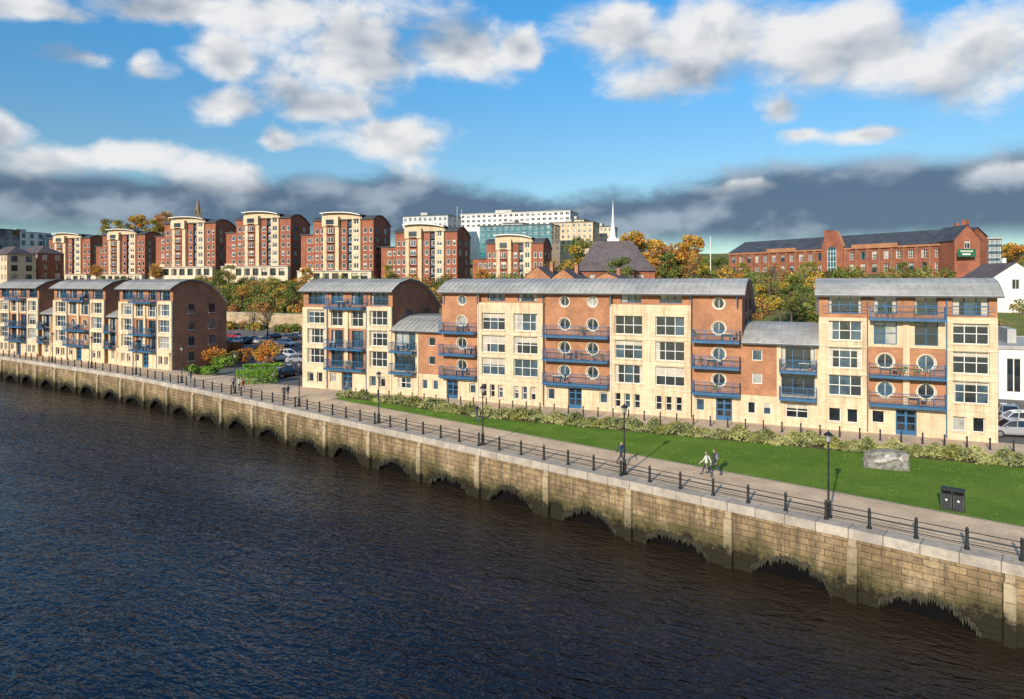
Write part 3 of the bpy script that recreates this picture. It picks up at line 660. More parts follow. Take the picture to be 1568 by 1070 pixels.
# hillside bushes
P_=[];MI=[];hm=['leaf_green','leaf_dark','leaf_olive','leaf_rust','leaf_orange','leaf_yellow']
def bushes(n,f,nl=330,rs=1.0):
    for _ in range(n):
        x,y=f(); z=float(hgt(x,y)); r=random.uniform(1.1,2.7)*rs; base=random.choices(range(6),[.30,.08,.30,.15,.08,.09])[0]
        p=clump_pts((x,y,z+r*.55),r,nl,.85); P_.append(p); m_=np.full(len(p),base); alt=rng.uniform(size=len(p))<.3; m_[alt]=rng.choice([0,1,2,3],alt.sum()); MI.extend(list(m_))
def rp(px0,px1,d0,d1):
    def f():
        while True:
            px=random.uniform(px0,px1);Y=random.uniform(70,270);x=P(px,Y); d=float(fdist(x,Y))
            if d0<d<d1: return x,Y
    return f
bushes(290,rp(300,500,53,92)); bushes(120,rp(-10,320,56,98)); bushes(90,rp(500,900,60,96)); bushes(110,rp(870,1560,55,100)); bushes(25,rp(1150,1560,30,50)); bushes(26,rp(310,480,46.5,49.5),220,.6)
leaves_obj('hillside_bushes',np.concatenate(P_),.26,hm,MI)
def walln(name,pts,z0,z1,th,mat):
    mb=MB()
    for (a,b_) in zip(pts[:-1],pts[1:]):
        a=np.array(a);b_=np.array(b_);t_=(b_-a)/np.linalg.norm(b_-a);n_=np.array([-t_[1],t_[0]])*th
        c=[a,b_,b_+n_,a+n_]; mb.hexa([(p[0],p[1],z0) for p in c]+[(p[0],p[1],z1) for p in c],mat)
        c=[a-n_*.15,b_-n_*.15,b_+n_*1.15,a+n_*1.15]; mb.hexa([(p[0],p[1],z1+.003) for p in c]+[(p[0],p[1],z1+.15) for p in c],'concrete')
    return mb.obj(name)
nl_=np.array([.4913,.8704]); walln('retaining_wall',[tuple(P1+dL*s+nl_*50) for s in range(60,-30,-6)],1.0,5.6,.6,'retaining_stone')
walln('retaining_wall',[tuple(P0+dF*s-nF*50) for s in range(60,-70,-8)],1.0,5.5,.6,'retaining_stone')
# ------------------------------------------------ upper apartment blocks
def upper_template():
    wl,wn,rf=MB(),MB(),MB(); W=21.5;D=10;H=19; st=[3.4+2.6*i for i in range(6)]
    def col(u0,u1,mat,y,wins,nx=1,fr='white_trim',z0=3.2,z1=H-.6,storeys=st):
        ops=[(a,b_,z+.5,z+2.1) for z in storeys for a,b_ in wins if z+2.2<z1]
        facade(wl,u0,u1,z0,z1,y,mat,ops,.25)
        for o in ops: window(wn,*o,y+.25,nx,1,fr,fw=.13,gl='glass_dark' if random.random()<.8 else 'glass_blue')
        if y<0:
            for u in (u0,u1): wl.poly([(u,y,z0),(u,.2,z0),(u,.2,z1),(u,y,z1)],mat)
            wl.poly([(u0,y,z0),(u1,y,z0),(u1,.2,z0),(u0,.2,z0)],mat)
    col(0,4.2,'brick_red',0,[(.6,1.8),(2.5,3.7)])
    col(4.2,5.6,'cream',-.9,[],z1=H+.3); col(5.6,8.4,'brick_red',-1.2,[(6.0,8.0)],2,z1=H+.2); col(8.4,9.8,'cream',-.9,[],z1=H+.3)
    wl.poly([(4.2,-1.2,H+.2),(9.8,-1.2,H+.2),(9.8,1,H+.2),(4.2,1,H+.2)],'cream'); wl.box(4.1,9.9,-1.45,-1.203,H-2.6,H+.2,'cream'); wl.box(5.6,8.4,-1.5,-1.453,H-2.0,H-.6,'glass_dark')
    for z in st[1:]: rf.box(5.7,8.3,-2.0,-1.203,z+.2,z+.3,'dark_grey'); rf.box(5.7,8.3,-2.0,-1.95,z+1.0,z+1.06,'dark_grey'); rf.box(5.7,8.3,-2.0,-1.95,z+.55,z+.6,'dark_grey')
    col(9.8,12.3,'brick_red',0,[(10.4,11.7)])
    col(12.3,14.2,'dark_grey',.5,[(12.5,14.0)],1)
    col(14.2,17.2,'cream',-.5,[(14.8,16.6)],2,z1=H-.2)
    col(17.2,W,'brick_red',0,[(17.9,19.1),(19.9,21.0)])
    for z in st[1:]: rf.box(12.3,14.2,-.5,.45,z,z+.15,'blue_steel'); rf.box(12.3,14.2,-.5,-.45,z+.9,z+.98,'blue_steel')
    N=10
    for i in range(N):
        a=3.4+(14.2)*i/N;b_=3.4+14.2*(i+1)/N; f=lambda u:H-.5+1.9*math.sqrt(max(0,1-((u-8)/10.8)**2))
        wl.poly([(a,-.25,H-.9),(b_,-.25,H-.9),(b_,-.25,f(b_)),(a,-.25,f(a))],'cream'); rf.poly([(a,-1.6,f(a)+.25),(b_,-1.6,f(b_)+.25),(b_,D*.6,f(b_)+.25),(a,D*.6,f(a)+.25)],'roof_dark')
        rf.poly([(a,-1.6,f(a)+.0),(b_,-1.6,f(b_)+.0),(b_,-1.6,f(b_)+.25),(a,-1.6,f(a)+.25)],'white_trim')
        wl.poly([(a,D*.6,H-2),(b_,D*.6,H-2),(b_,D*.6,f(b_)+.25),(a,D*.6,f(a)+.25)],'brick_side')
    ops=[(a,a+2.3,.2,2.5) for a in (1,4.4,7.8,11.2,14.6,18)]
    facade(wl,-5,W,-8,3.2,-1.4,'cream_light',ops,.4)
    for o in ops: window(wn,*o,-1.0,2,1,'dark_grey',gl='glass_dark')
    wl.poly([(-5,-1.4,3.2),(W,-1.4,3.2),(W,2.5,3.2),(-5,2.5,3.2)],'concrete'); wl.poly([(W,-1.4,-8),(W,0,-8),(W,0,3.2),(W,-1.4,3.2)],'cream_light')
    wl.box(-5,W+.1,-1.75,-1.403,3.0,3.3,'roof_metal')
    prof=[(-.4,H-.6),(0,H-.3),(2,H+.6),(4.5,H+.7),(7,H-.2),(D,H-2.2)]
    sidewalls(wl,W,D,prof,'brick_red',z0=-8)
    for yy in (1.6,6.2):
        for z in st:
            if z+2<H-1.5: sidewin(wn,W,yy,yy+1.4,z+.5,z+2.0)
    barrel(rf,W,prof,'roof_dark',rib=0)
    ops=[(-4.2,-2.8,z+.5,z+2.0) for z in st[:4]]+[(-2.2,-.8,z+.5,z+2.0) for z in st[:4]]
    facade(wl,-6.5,0,3.2,14.2,2.5,'brick_red',ops,.2)
    for o in ops: window(wn,*o,2.7,1,1,fw=.12)
    wl.poly([(-6.5,2.5,3.2),(-6.5,D,3.2),(-6.5,D,14.2),(-6.5,2.5,14.2)],'brick_side'); rf.box(-6.7,-.003,2.1,D,14.2,14.5,'roof_dark'); wl.box(-6.5,-.003,1.9,2.497,3.2,4.2,'cream')
    return wl.mesh('walls'),wn.mesh('windows'),rf.mesh('roof')
UTS=[upper_template() for _ in range(3)]
for i_,(pl,pc,top,Y) in enumerate([(75,138,357,285),(157,222,351,260),(252,330,332,235),(362,445,324,215),(480,572,325,200),(605,700,343,190),(745,832,360,178)]):
    X=P(pc,Y); k=(pl-784)/F; W=(k*Y-X)/(-.94-.34*k); sx=W/21.5; zt=ZZ(top,Y)-1.2; rot=math.atan2(-.34,.94)
    E=empty('brick_apartment_block',(X-.94*W,Y+.34*W,zt-19),rot,(sx,sx,1))
    for nme,me in zip(('walls','windows','roof'),UTS[i_%3]): mkobj(nme,me,E)
# ------------------------------------------------ generic buildings
def boxbuild(name,px0,px1,ytop,ybot,Y,D,mat,rows,cols,roof='roof_dark',rot=-.35,hip=0,gl=None,frame='white_trim',ww=.5):
    X0,X1=P(px0,Y),P(px1,Y); W=(X1-X0)/math.cos(rot); zt=ZZ(ytop,Y); zb=ZZ(ybot,Y)
    E=empty(name,(X0,Y,0),rot); wl,wn,rf=MB(),MB(),MB(); rh=(zt-zb)/rows; cw=W/cols
    ops=[(c*cw+cw*(1-ww)/2,c*cw+cw*(1+ww)/2,zb+r*rh+rh*.25,zb+r*rh+rh*.85) for r in range(rows) for c in range(cols)]
    facade(wl,0,W,zb,zt,0,mat,ops,.2)
    for o in ops: window(wn,*o,.2,2,1,frame,fw=.1,gl=gl)
    zl=zb-15; wl.poly([(0,0,zl),(W,0,zl),(W,0,zb),(0,0,zb)],mat)
    for u in (0,W): wl.poly([(u,0,zl),(u,D,zl),(u,D,zt),(u,0,zt)],mat)
    nsd=max(2,int(D/4))
    for r in range(rows):
        for c in range(nsd):
            y0=(c+.3)*D/nsd; sidewin(wn,W,y0,y0+D/nsd*.4,zb+r*rh+rh*.25,zb+r*rh+rh*.85)
    wl.poly([(0,D,zl),(W,D,zl),(W,D,zt),(0,D,zt)],mat)
    if hip:
        i=D/2
        a=[(-.4,-.4,zt),(W+.4,-.4,zt),(W+.4,D+.4,zt),(-.4,D+.4,zt)]; r0,r1=(min(i,W*.3),D/2,zt+hip),(W-min(i,W*.3),D/2,zt+hip)
        for p in ([a[0],a[1],r1,r0],[a[2],a[3],r0,r1],[a[1],a[2],r1],[a[3],a[0],r0]): rf.poly(p,roof)
        rf.box(-.45,W+.45,-.5,-.38,zt-.15,zt+.05,'dark_grey')
    else:
        rf.box(-.2,W+.2,-.2,D+.2,zt,zt+.4,roof); rf.box(W*.3,W*.45,D*.3,D*.7,zt+.4,zt+2,'roof_metal')
    wl.obj('walls',E);wn.obj('windows',E);rf.obj('roof',E); return E
boxbuild('office_building',617,688,332,372,300,14,'panel_grey',4,9,gl='glass_dark')
boxbuild('office_building',705,868,329,350,320,14,'render_white',3,20,roof='roof_metal',gl='glass_dark',ww=.62)
boxbuild('office_building',735,842,347,372,270,12,'glass_teal',3,12,gl='glass_teal',frame='panel_grey')
boxbuild('office_building',770,800,343,372,268,12,'panel_grey',4,4,gl='glass_teal')
boxbuild('apartment_tower',842,905,342,385,285,12,'cream',5,8)
boxbuild('apartment_tower',868,893,337,372,300,12,'cream_light',4,4)
boxbuild('apartment_tower',905,935,348,392,300,12,'cream_light',5,5)
boxbuild('office_building',0,40,356,378,330,12,'render_white',2,7,roof='roof_metal')
boxbuild('office_building',40,80,362,382,340,12,'glass_teal',2,6)
boxbuild('terraced_house',-20,22,390,432,240,10,'cream',3,6,hip=3,roof='slate')
boxbuild('terraced_house',22,70,388,430,255,10,'brick_red',3,6,hip=3,roof='slate')
boxbuild('office_building',-60,5,352,380,300,12,'glass_blue',3,8)
mb=MB()
for px in (700,707,1088):
    Y=300 if px<1000 else 150; x=P(px,Y); mb.tube((x,Y,ZZ(420,Y)),(x,Y,ZZ({700:316,707:320,1088:362}[px],Y)),.12,.08,'render_white',6)
mb.obj('radio_mast')
def spire(name,px,ytip,ybase,ybot,Y,w,mat,tmat):
    x=P(px,Y);E=empty(name,(x,Y,0),.4); mb=MB(); zb=ZZ(ybase,Y);zt=ZZ(ytip,Y); z0=ZZ(ybot,Y)-15
    mb.box(-w,w,-w,w,z0,zb,tmat); mb.box(-w*1.1,w*1.1,-w*1.1,w*1.1,zb-.1,zb+.3,tmat)
    for a in range(8):
        t0=a*math.pi/4+.39;t1=t0+math.pi/4; r=w*.95; mb.poly([(r*math.cos(t0),r*math.sin(t0),zb+.3),(r*math.cos(t1),r*math.sin(t1),zb+.3),(0,0,zt)],mat)
    for sx in (-1,1):
        for sy in (-1,1): mb.lathe((sx*w*.85,sy*w*.85,zb),[(w*.22,0),(w*.2,w*.8),(.02,w*2)],tmat,6)
    mb.obj('tower',E)
plain('spire_stone',(.2,.17,.13),.9); spire('church_spire',303,297,328,345,330,1.5,'spire_stone','spire_stone')
# pyramid slate roof hall with white fleche
Y=135; X0,X1=P(882,Y),P(1004,Y); W=X1-X0; zE=ZZ(414,Y); zR=ZZ(374,Y)+1; E=empty('church_hall',(X0,Y+2,0),-.12); wl,wn,rf=MB(),MB(),MB(); D=15
ops=[(u,u+1.0,zE-3,zE-.8) for u in np.arange(1,W-1.5,1.9)]
facade(wl,0,W,zE-14,zE,0,'brick_red',ops,.2)
for o in ops: window(wn,*o,.2,1,2)
for u in (0,W): wl.poly([(u,0,zE-14),(u,D,zE-14),(u,D,zE),(u,0,zE)],'brick_side')
rr=[(W*.24,D*.35,zR),(W*.74,D*.35,zR),(W*.74,D*.65,zR),(W*.24,D*.65,zR)]; ee=[(-.5,-.5,zE-.1),(W+.5,-.5,zE-.1),(W+.5,D+.5,zE-.1),(-.5,D+.5,zE-.1)]
for i in range(4):
    j=(i+1)%4
    m0=[ee[i][k]*.55+rr[i][k]*.45-(.5 if k==2 else 0) for k in range(3)];m1=[ee[j][k]*.55+rr[j][k]*.45-(.5 if k==2 else 0) for k in range(3)]
    rf.poly([ee[i],ee[j],m1,m0],'slate'); rf.poly([m0,m1,rr[j],rr[i]],'slate')
rf.poly(rr,'slate'); cx,cy=W*.49,D*.5
rf.box(cx-1.2,cx+1.2,cy-1.2,cy+1.2,zR-.5,zR+.6,'render_white'); rf.lathe((cx,cy,zR+.6),[(.9,0),(.65,.5),(.45,2.2),(.25,4),(.04,ZZ(307,Y+7)-zR-.6)],'render_white',8)
for nm,b_ in (('walls',wl),('windows',wn),('roof',rf)): b_.obj(nm,E)
def gable(name,px,ypk,yb,Y,w,D=8,mat='brick_red',roof='slate',rot=-.4):
    x=P(px,Y);E=empty(name,(x,Y,0),rot); wl,rf=MB(),MB(); zp=ZZ(ypk,Y);ze=ZZ(yb,Y); zl=ze-9
    facade(wl,-w,w,zl,ze,0,mat,[(-.6,.6,ze-2.0,ze-.4)],.2); window(wl,-.6,.6,ze-2.0,ze-.4,.2,2,1); wl.poly([(-w,0,ze),(w,0,ze),(0,0,zp)],mat)
    for u in (-w,w): wl.poly([(u,0,zl),(u,D,zl),(u,D,ze),(u,0,ze)],mat)
    wl.poly([(-w,D,zl),(w,D,zl),(w,D,ze),(0,D,zp),(-w,D,ze)],mat)
    k=(zp-ze)/w
    for sg in (-1,1):
        rf.poly([(sg*(w+.3),-.2,ze-.3*k+.06),(sg*(w+.3),D+.2,ze-.3*k+.06),(0,D+.2,zp+.06),(0,-.2,zp+.06)],roof)
    rf.box(w*.3,w*.3+.6,D*.6,D*.6+.9,ze,zp+.9,mat)
    wl.obj('walls',E);rf.obj('roof',E)
gable('brick_house',822,408,425,125,2.6,mat='brick_orange'); gable('brick_house',862,412,425,120,2.0,mat='brick_orange'); gable('brick_house',928,418,425,115,2.0,mat='brick_orange')
# long brick warehouse
A=np.array([P(1117,212),212.]);B=np.array([P(1468,152),152.]); d=(B-A);W=np.linalg.norm(d); rot=math.atan2(d[1],d[0]); E=empty('brick_warehouse',(A[0],A[1],0),rot); wl,wn,rf=MB(),MB(),MB(); D=14; ze=22.0;zr=25.6;zg=10
nb=22; cw=W/nb; ops=[]
for i in range(nb):
    for z0,z1 in ((12.2,14.2),(15.6,17.8),(18.9,20.9)): ops.append((i*cw+cw*.28,i*cw+cw*.72,z0,z1))
facade(wl,0,W,zg-4,ze,0,'brick_red',ops,.3)
for o in ops: window(wn,*o,.3,3,3,fw=.07,fr='white_trim' if random.random()<.6 else 'glass_teal')
for i in range(nb+1): wl.box(max(0,i*cw-.3),min(W,i*cw+.3),-.3,-.003,zg-4,ze-.503,'brick_side')
wl.box(-.1,W+.1,-.4,-.003,ze-.5,ze,'brick_orange')
for u in (0,W): wl.poly([(u,0,zg-4),(u,D,zg-4),(u,D,ze),(u,D/2,zr),(u,0,ze)],'brick_red')
wl.poly([(0,D,zg),(W,D,zg),(W,D,ze),(0,D,ze)],'brick_red')
rf.poly([(-.3,-.5,ze+.02),(W+.3,-.5,ze+.02),(W+.3,D/2,zr+.1),(-.3,D/2,zr+.1)],'roof_dark'); rf.poly([(-.3,D+.5,ze),(W+.3,D+.5,ze),(W+.3,D/2,zr+.1),(-.3,D/2,zr+.1)],'roof_dark')
def parapet(u0,u1,zt,y=-.6,glz=True):
    c=(u0+u1)/2; wl.box(u0,u1,y,-.41,zg-4,ze+.3,'brick_red')
    pr=[(u0,ze+.3),(u0+.4*(c-1.2-u0),ze+.3+.45*(zt-.3-ze)),(c-1.2,zt-.3),(c-.7,zt),(c+.7,zt),(c+1.2,zt-.3),(u1-.4*(u1-c-1.2),ze+.3+.45*(zt-.3-ze)),(u1,ze+.3)]
    wl.poly([(u,y-.01,z) for u,z in pr],'brick_red'); wl.poly([(u,.3,z) for u,z in pr],'brick_red')
    for p,r in zip(pr[:-1],pr[1:]): wl.poly([(p[0],y-.1,p[1]+.1),(r[0],y-.1,r[1]+.1),(r[0],.4,r[1]+.1),(p[0],.4,p[1]+.1)],'brick_orange')
    if glz:
        N=10; R=1.3
        wn.poly([(c-R,y-.05,ze-6),(c+R,y-.05,ze-6)]+[(c+R*math.cos(math.pi*k/N),y-.05,ze-.8+R*math.sin(math.pi*k/N)) for k in range(N+1)],'glass_teal')
        for x in (-R,-.45,.4,R-.1): wn.box(c+x,c+x+.1,y-.12,y-.06,ze-6,ze-.3,'white_trim')
        for z in (ze-5,ze-3.5,ze-2,ze-.8): wn.box(c-R,c+R,y-.11,y-.065,z,z+.1,'white_trim')
parapet(W*.49,W*.49+6.4,26.6); wl.box(W*.22,W*.22+10,-.6,-.405,ze-.4,ze+.7,'brick_orange'); wl.box(W*.62,W*.62+12,-.6,-.405,ze-.4,ze+.7,'brick_orange')
wl.box(W-1.0,W-.1,3,4.2,zr-3,27.2,'brick_red'); wl.box(W*.45,W*.45+1,4,5,zr-2,27.3,'brick_red')
for nm,b_ in (('walls',wl),('windows',wn),('roof',rf)): b_.obj(nm,E)
gable('brick_warehouse',1481,344,366,149,2.6,10,'brick_red','roof_dark',-.1)
boxbuild('brick_warehouse',1463,1497,369,440,149.6,9,'brick_red',4,3,rot=-.1)
mb=MB();Y=147.5;x0,x1=P(1466,Y),P(1494,Y); z1,z0=ZZ(381,Y),ZZ(393,Y); mb.box(x0,x1,Y-.1,Y,z0,z1,'sign_green')
for r_,(a,b_) in enumerate(((.15,.85),(.25,.7))):
    zz=z1-(r_+.7)*(z1-z0)*.38
    for k in range(8):
        u=x0+(x1-x0)*(a+(b_-a)*k/8); mb.box(u,u+.22,Y-.14,Y-.102,zz-.22,zz+.12,'white_trim')
mb.obj('building_sign')
boxbuild('glass_office',1497,1527,366,440,158,12,'glass_blue',7,5,rot=-.3,gl='glass_teal',roof='roof_metal',ww=.8)
gable('white_house',1556,402,424,112,3.4,10,'render_white','slate',-.15)
boxbuild('warehouse',1529,1600,534,622,76,14,'render_white',1,2,rot=-.42,roof='roof_metal')
boxbuild('terraced_house',1527,1600,446,500,120,8,'render_white',2,6,rot=-.3,roof='slate',hip=2)
walln('garden_wall',[tuple(P0+dF*s-nF*26) for s in (26,20,14,8)],0,3.2,.5,'brick_red'); walln('garden_wall',[tuple(P0+dF*s-nF*36) for s in (30,20,10)],0,5.4,.5,'brick_orange')
mb=MB()
for s in np.arange(-2,66,1.55):
    mb.lathe(at(s,3.1),[(.10,0),(.10,.1),(.075,.14),(.06,.75),(.085,.8),(.07,.9),(.02,.97)],'black_iron',8)
mb.obj('bollards')
# ------------------------------------------------ sculpture
x,y,_=G(1356,717); E=empty('stone_fish_sculpture',(x,y,.03),-.35); mb=MB()
me=bpy.data.meshes.new('rock')
bm=bmesh.new(); bmesh.ops.create_cube(bm,size=1); bmesh.ops.subdivide_edges(bm,edges=bm.edges,cuts=7,use_grid_fill=True)
for vv in bm.verts:
    c=vv.co; nz=.06*math.sin(c.x*19+c.z*11)+.05*math.sin(c.y*17+c.x*7)+.03*random.uniform(-1,1)
    tp=1-.18*(c.z+.5); vv.co=Vector((c.x*2.9*(1-.06*(c.z+.5)+nz*.3),c.y*1.0*tp+nz*.3,(c.z+.5)*1.15*(1+.12*math.sin(c.x*4+1))+nz*.3))
bm.to_mesh(me); bm.free(); plain('rock_stone',(.23,.22,.20),.9,var=.5,scale=3,bs=.6); me.materials.append(MATS['rock_stone']); mkobj('rock_base',me,E)
plain('fish_stone',(.46,.44,.40),.7,var=.3,scale=4)
prof=[(.02,-.9),(.12,-.75),(.2,-.45),(.22,-.1),(.17,.3),(.07,.65),(.05,.72)]
f=lambda a:.72+.18*math.sin(a*1.8)
for k in range(len(prof)-1):
    (r0,a0),(r1,a1)=prof[k],prof[k+1]; mb.tube((a0,-.55,f(a0)),(a1,-.55,f(a1)),r0,r1,'fish_stone',10,False)
zt=f(.72); mb.poly([(.68,-.6,zt),(1.05,-.62,zt+.3),(.95,-.62,zt),(1.05,-.62,zt-.3)],'fish_stone'); mb.poly([(-.2,-.58,.85),(.2,-.58,.95),(.15,-.58,1.15),(-.1,-.58,1.08)],'fish_stone')
mb.obj('fish',E,True)
# ------------------------------------------------ bin
x,y,_=G(1459,781); E=empty('litter_bin',(x,y,.03),-.65); mb=MB(); plain('bin_grey',(.03,.032,.036),.4,var=.2)
for k in (-1,1):
    c=.3*k
    mb.box(c-.28,c+.28,-.28,.28,.081,.95,'bin_grey'); mb.box(c-.297,c+.297,-.31,.31,.0,.08,'bin_grey')
    for a in (-.27,.23): mb.box(c+a,c+a+.04,-.29,-.283,.15,.85,'dark_grey')
    for sx in (-.28,.24): mb.box(c+sx,c+sx+.04,-.28,.28,.952,1.18,'bin_grey')
    mb.box(c-.238,c+.238,.24,.277,.952,1.18,'bin_grey'); mb.box(c-.297,c+.297,-.31,.31,1.182,1.24,'bin_grey'); mb.poly([(c-.297,-.31,1.241),(c+.297,-.31,1.241),(c+.22,0,1.32),(c-.22,0,1.32)],'bin_grey'); mb.poly([(c-.297,.31,1.241),(c-.22,0,1.32),(c+.22,0,1.32),(c+.297,.31,1.241)],'bin_grey')
    mb.box(c-.05,c+.05,-.286,-.281,.55,.65,'white_trim')
mb.obj('bin_body',E)
# ------------------------------------------------ cars
def paint(n,c):
    m,t,b=newmat(n,.3,.1,.6); t.put(b.inputs['Base Color'],t.mix(t.noise(geo_pos(t),2,2),tuple(x*.9 for x in c),c)); b.inputs['Coat Weight'].default_value=1; b.inputs['Coat Roughness'].default_value=.05
for n_,c in (('paint_white',(.75,.75,.75)),('paint_black',(.02,.02,.025)),('paint_silver',(.38,.39,.41)),('paint_red',(.35,.03,.02)),('paint_blue',(.04,.09,.22)),('paint_grey',(.12,.125,.13))): paint(n_,c)
plain('tail_red',(.5,.02,.02),.3); plain('lamp_clear',(.8,.8,.78),.2)
def car_mesh(pt):
    mb=MB()
    st=[(-2.15,.66,.42,.70),(-2.08,.78,.32,.86),(-1.75,.86,.28,.95),(-1.0,.89,.26,.97),(0,.90,.26,.95),(.9,.89,.26,.93),(1.5,.86,.28,.86),(1.95,.80,.32,.74),(2.12,.68,.40,.62)]
    def ring(s): x,w,zb,zt=s; return [(x,-w*.9,zb),(x,-w,zb+.14),(x,-w*1.0,zt-.12),(x,-w*.9,zt),(x,w*.9,zt),(x,w,zt-.12),(x,w,zb+.14),(x,w*.9,zb)]
    i=len(mb.v)
    for s in st: mb.v+=ring(s)
    for k in range(len(st)-1):
        for j in range(8): j2=(j+1)%8; mb.f.append((i+k*8+j,i+k*8+j2,i+(k+1)*8+j2,i+(k+1)*8+j)); mb.m.append(pt)
    mb.f.append(tuple(i+j for j in range(8))); mb.m.append(pt); mb.f.append(tuple(i+(len(st)-1)*8+j for j in range(8))); mb.m.append(pt)
    lo=[(-1.85,.76,.93),(-1.0,.80,.95),(0,.81,.94),(1.15,.78,.91)]; hi=[(-1.35,.60,1.38),(-.9,.63,1.46),(-.1,.64,1.48),(.45,.60,1.40)]
    for k in range(3):
        for sg in (-1,1):
            a,b_,c,d_=lo[k],lo[k+1],hi[k+1],hi[k]; mb.poly([(a[0],sg*a[1],a[2]),(b_[0],sg*b_[1],b_[2]),(c[0],sg*c[1],c[2]),(d_[0],sg*d_[1],d_[2])],'glass_dark')
            mb.tube((a[0],sg*(a[1]+.005),a[2]),(d_[0],sg*(d_[1]+.005),d_[2]),.035,.035,pt,5)
        mb.poly([(hi[k][0],-hi[k][1],hi[k][2]),(hi[k+1][0],-hi[k+1][1],hi[k+1][2]),(hi[k+1][0],hi[k+1][1],hi[k+1][2]),(hi[k][0],hi[k][1],hi[k][2])],pt)
        for sg in (-1,1): mb.tube((hi[k][0],sg*hi[k][1],hi[k][2]),(hi[k+1][0],sg*hi[k+1][1],hi[k+1][2]),.035,.035,pt,5)
    for k in (0,3):
        a,d_=lo[k],hi[k]; mb.poly([(a[0],-a[1],a[2]),(a[0],a[1],a[2]),(d_[0],d_[1],d_[2]),(d_[0],-d_[1],d_[2])],'glass_dark')
        for sg in (-1,1): mb.tube((a[0],sg*(a[1]),a[2]),(d_[0],sg*(d_[1]),d_[2]),.04,.04,pt,5)
    for x in (-1.32,1.32):
        for sg in (-1,1):
            mb.tube((x,sg*.70,.32),(x,sg*.915,.32),.32,.32,'tyre',16); mb.tube((x,sg*.9,.32),(x,sg*.93,.32),.2,.19,'hub',10)
    for sg in (-1,1):
        mb.box(2.0,2.09,min(sg*.42,sg*.68),max(sg*.42,sg*.68),.56,.68,'lamp_clear'); mb.box(-2.15,-2.06,min(sg*.45,sg*.7),max(sg*.45,sg*.7),.66,.82,'tail_red'); mb.box(.75,.92,min(sg*.88,sg*1.02),max(sg*.88,sg*1.02),.95,1.06,pt)
    mb.box(2.08,2.14,-.4,.4,.42,.52,'black_iron'); mb.box(-2.18,-2.14,-.25,.25,.5,.6,'white_trim')
    return mb.mesh('car_'+pt)
CM={k:car_mesh(k) for k in ('paint_white','paint_black','paint_silver','paint_red','paint_blue','paint_grey')}
def car(k,px,py,rot):
    z=0
    for _ in range(6):
        x,y,_z=G(px,py,z); z=float(hgt(x,y))
    mkobj('parked_car',CM['paint_'+k],None,(x,y,z+.02),rot)
for a in [('silver',1551,668,2.9),('white',1575,655,-.35),('grey',350,527,-.4),('white',372,526,1.1),('black',388,525,1.1),('silver',404,526,1.1),('white',436,530,-.4),('blue',425,541,-.4),
          ('white',440,548,-.5),('grey',452,572,1.0),('black',436,577,1.1),('silver',458,556,.3),('white',424,553,1.1),('red',360,519,-.4),('black',420,520,1.1),('grey',447,521,1.1),('white',458,519,1.1),('silver',1540,640,1.2)]:
    car(*a)
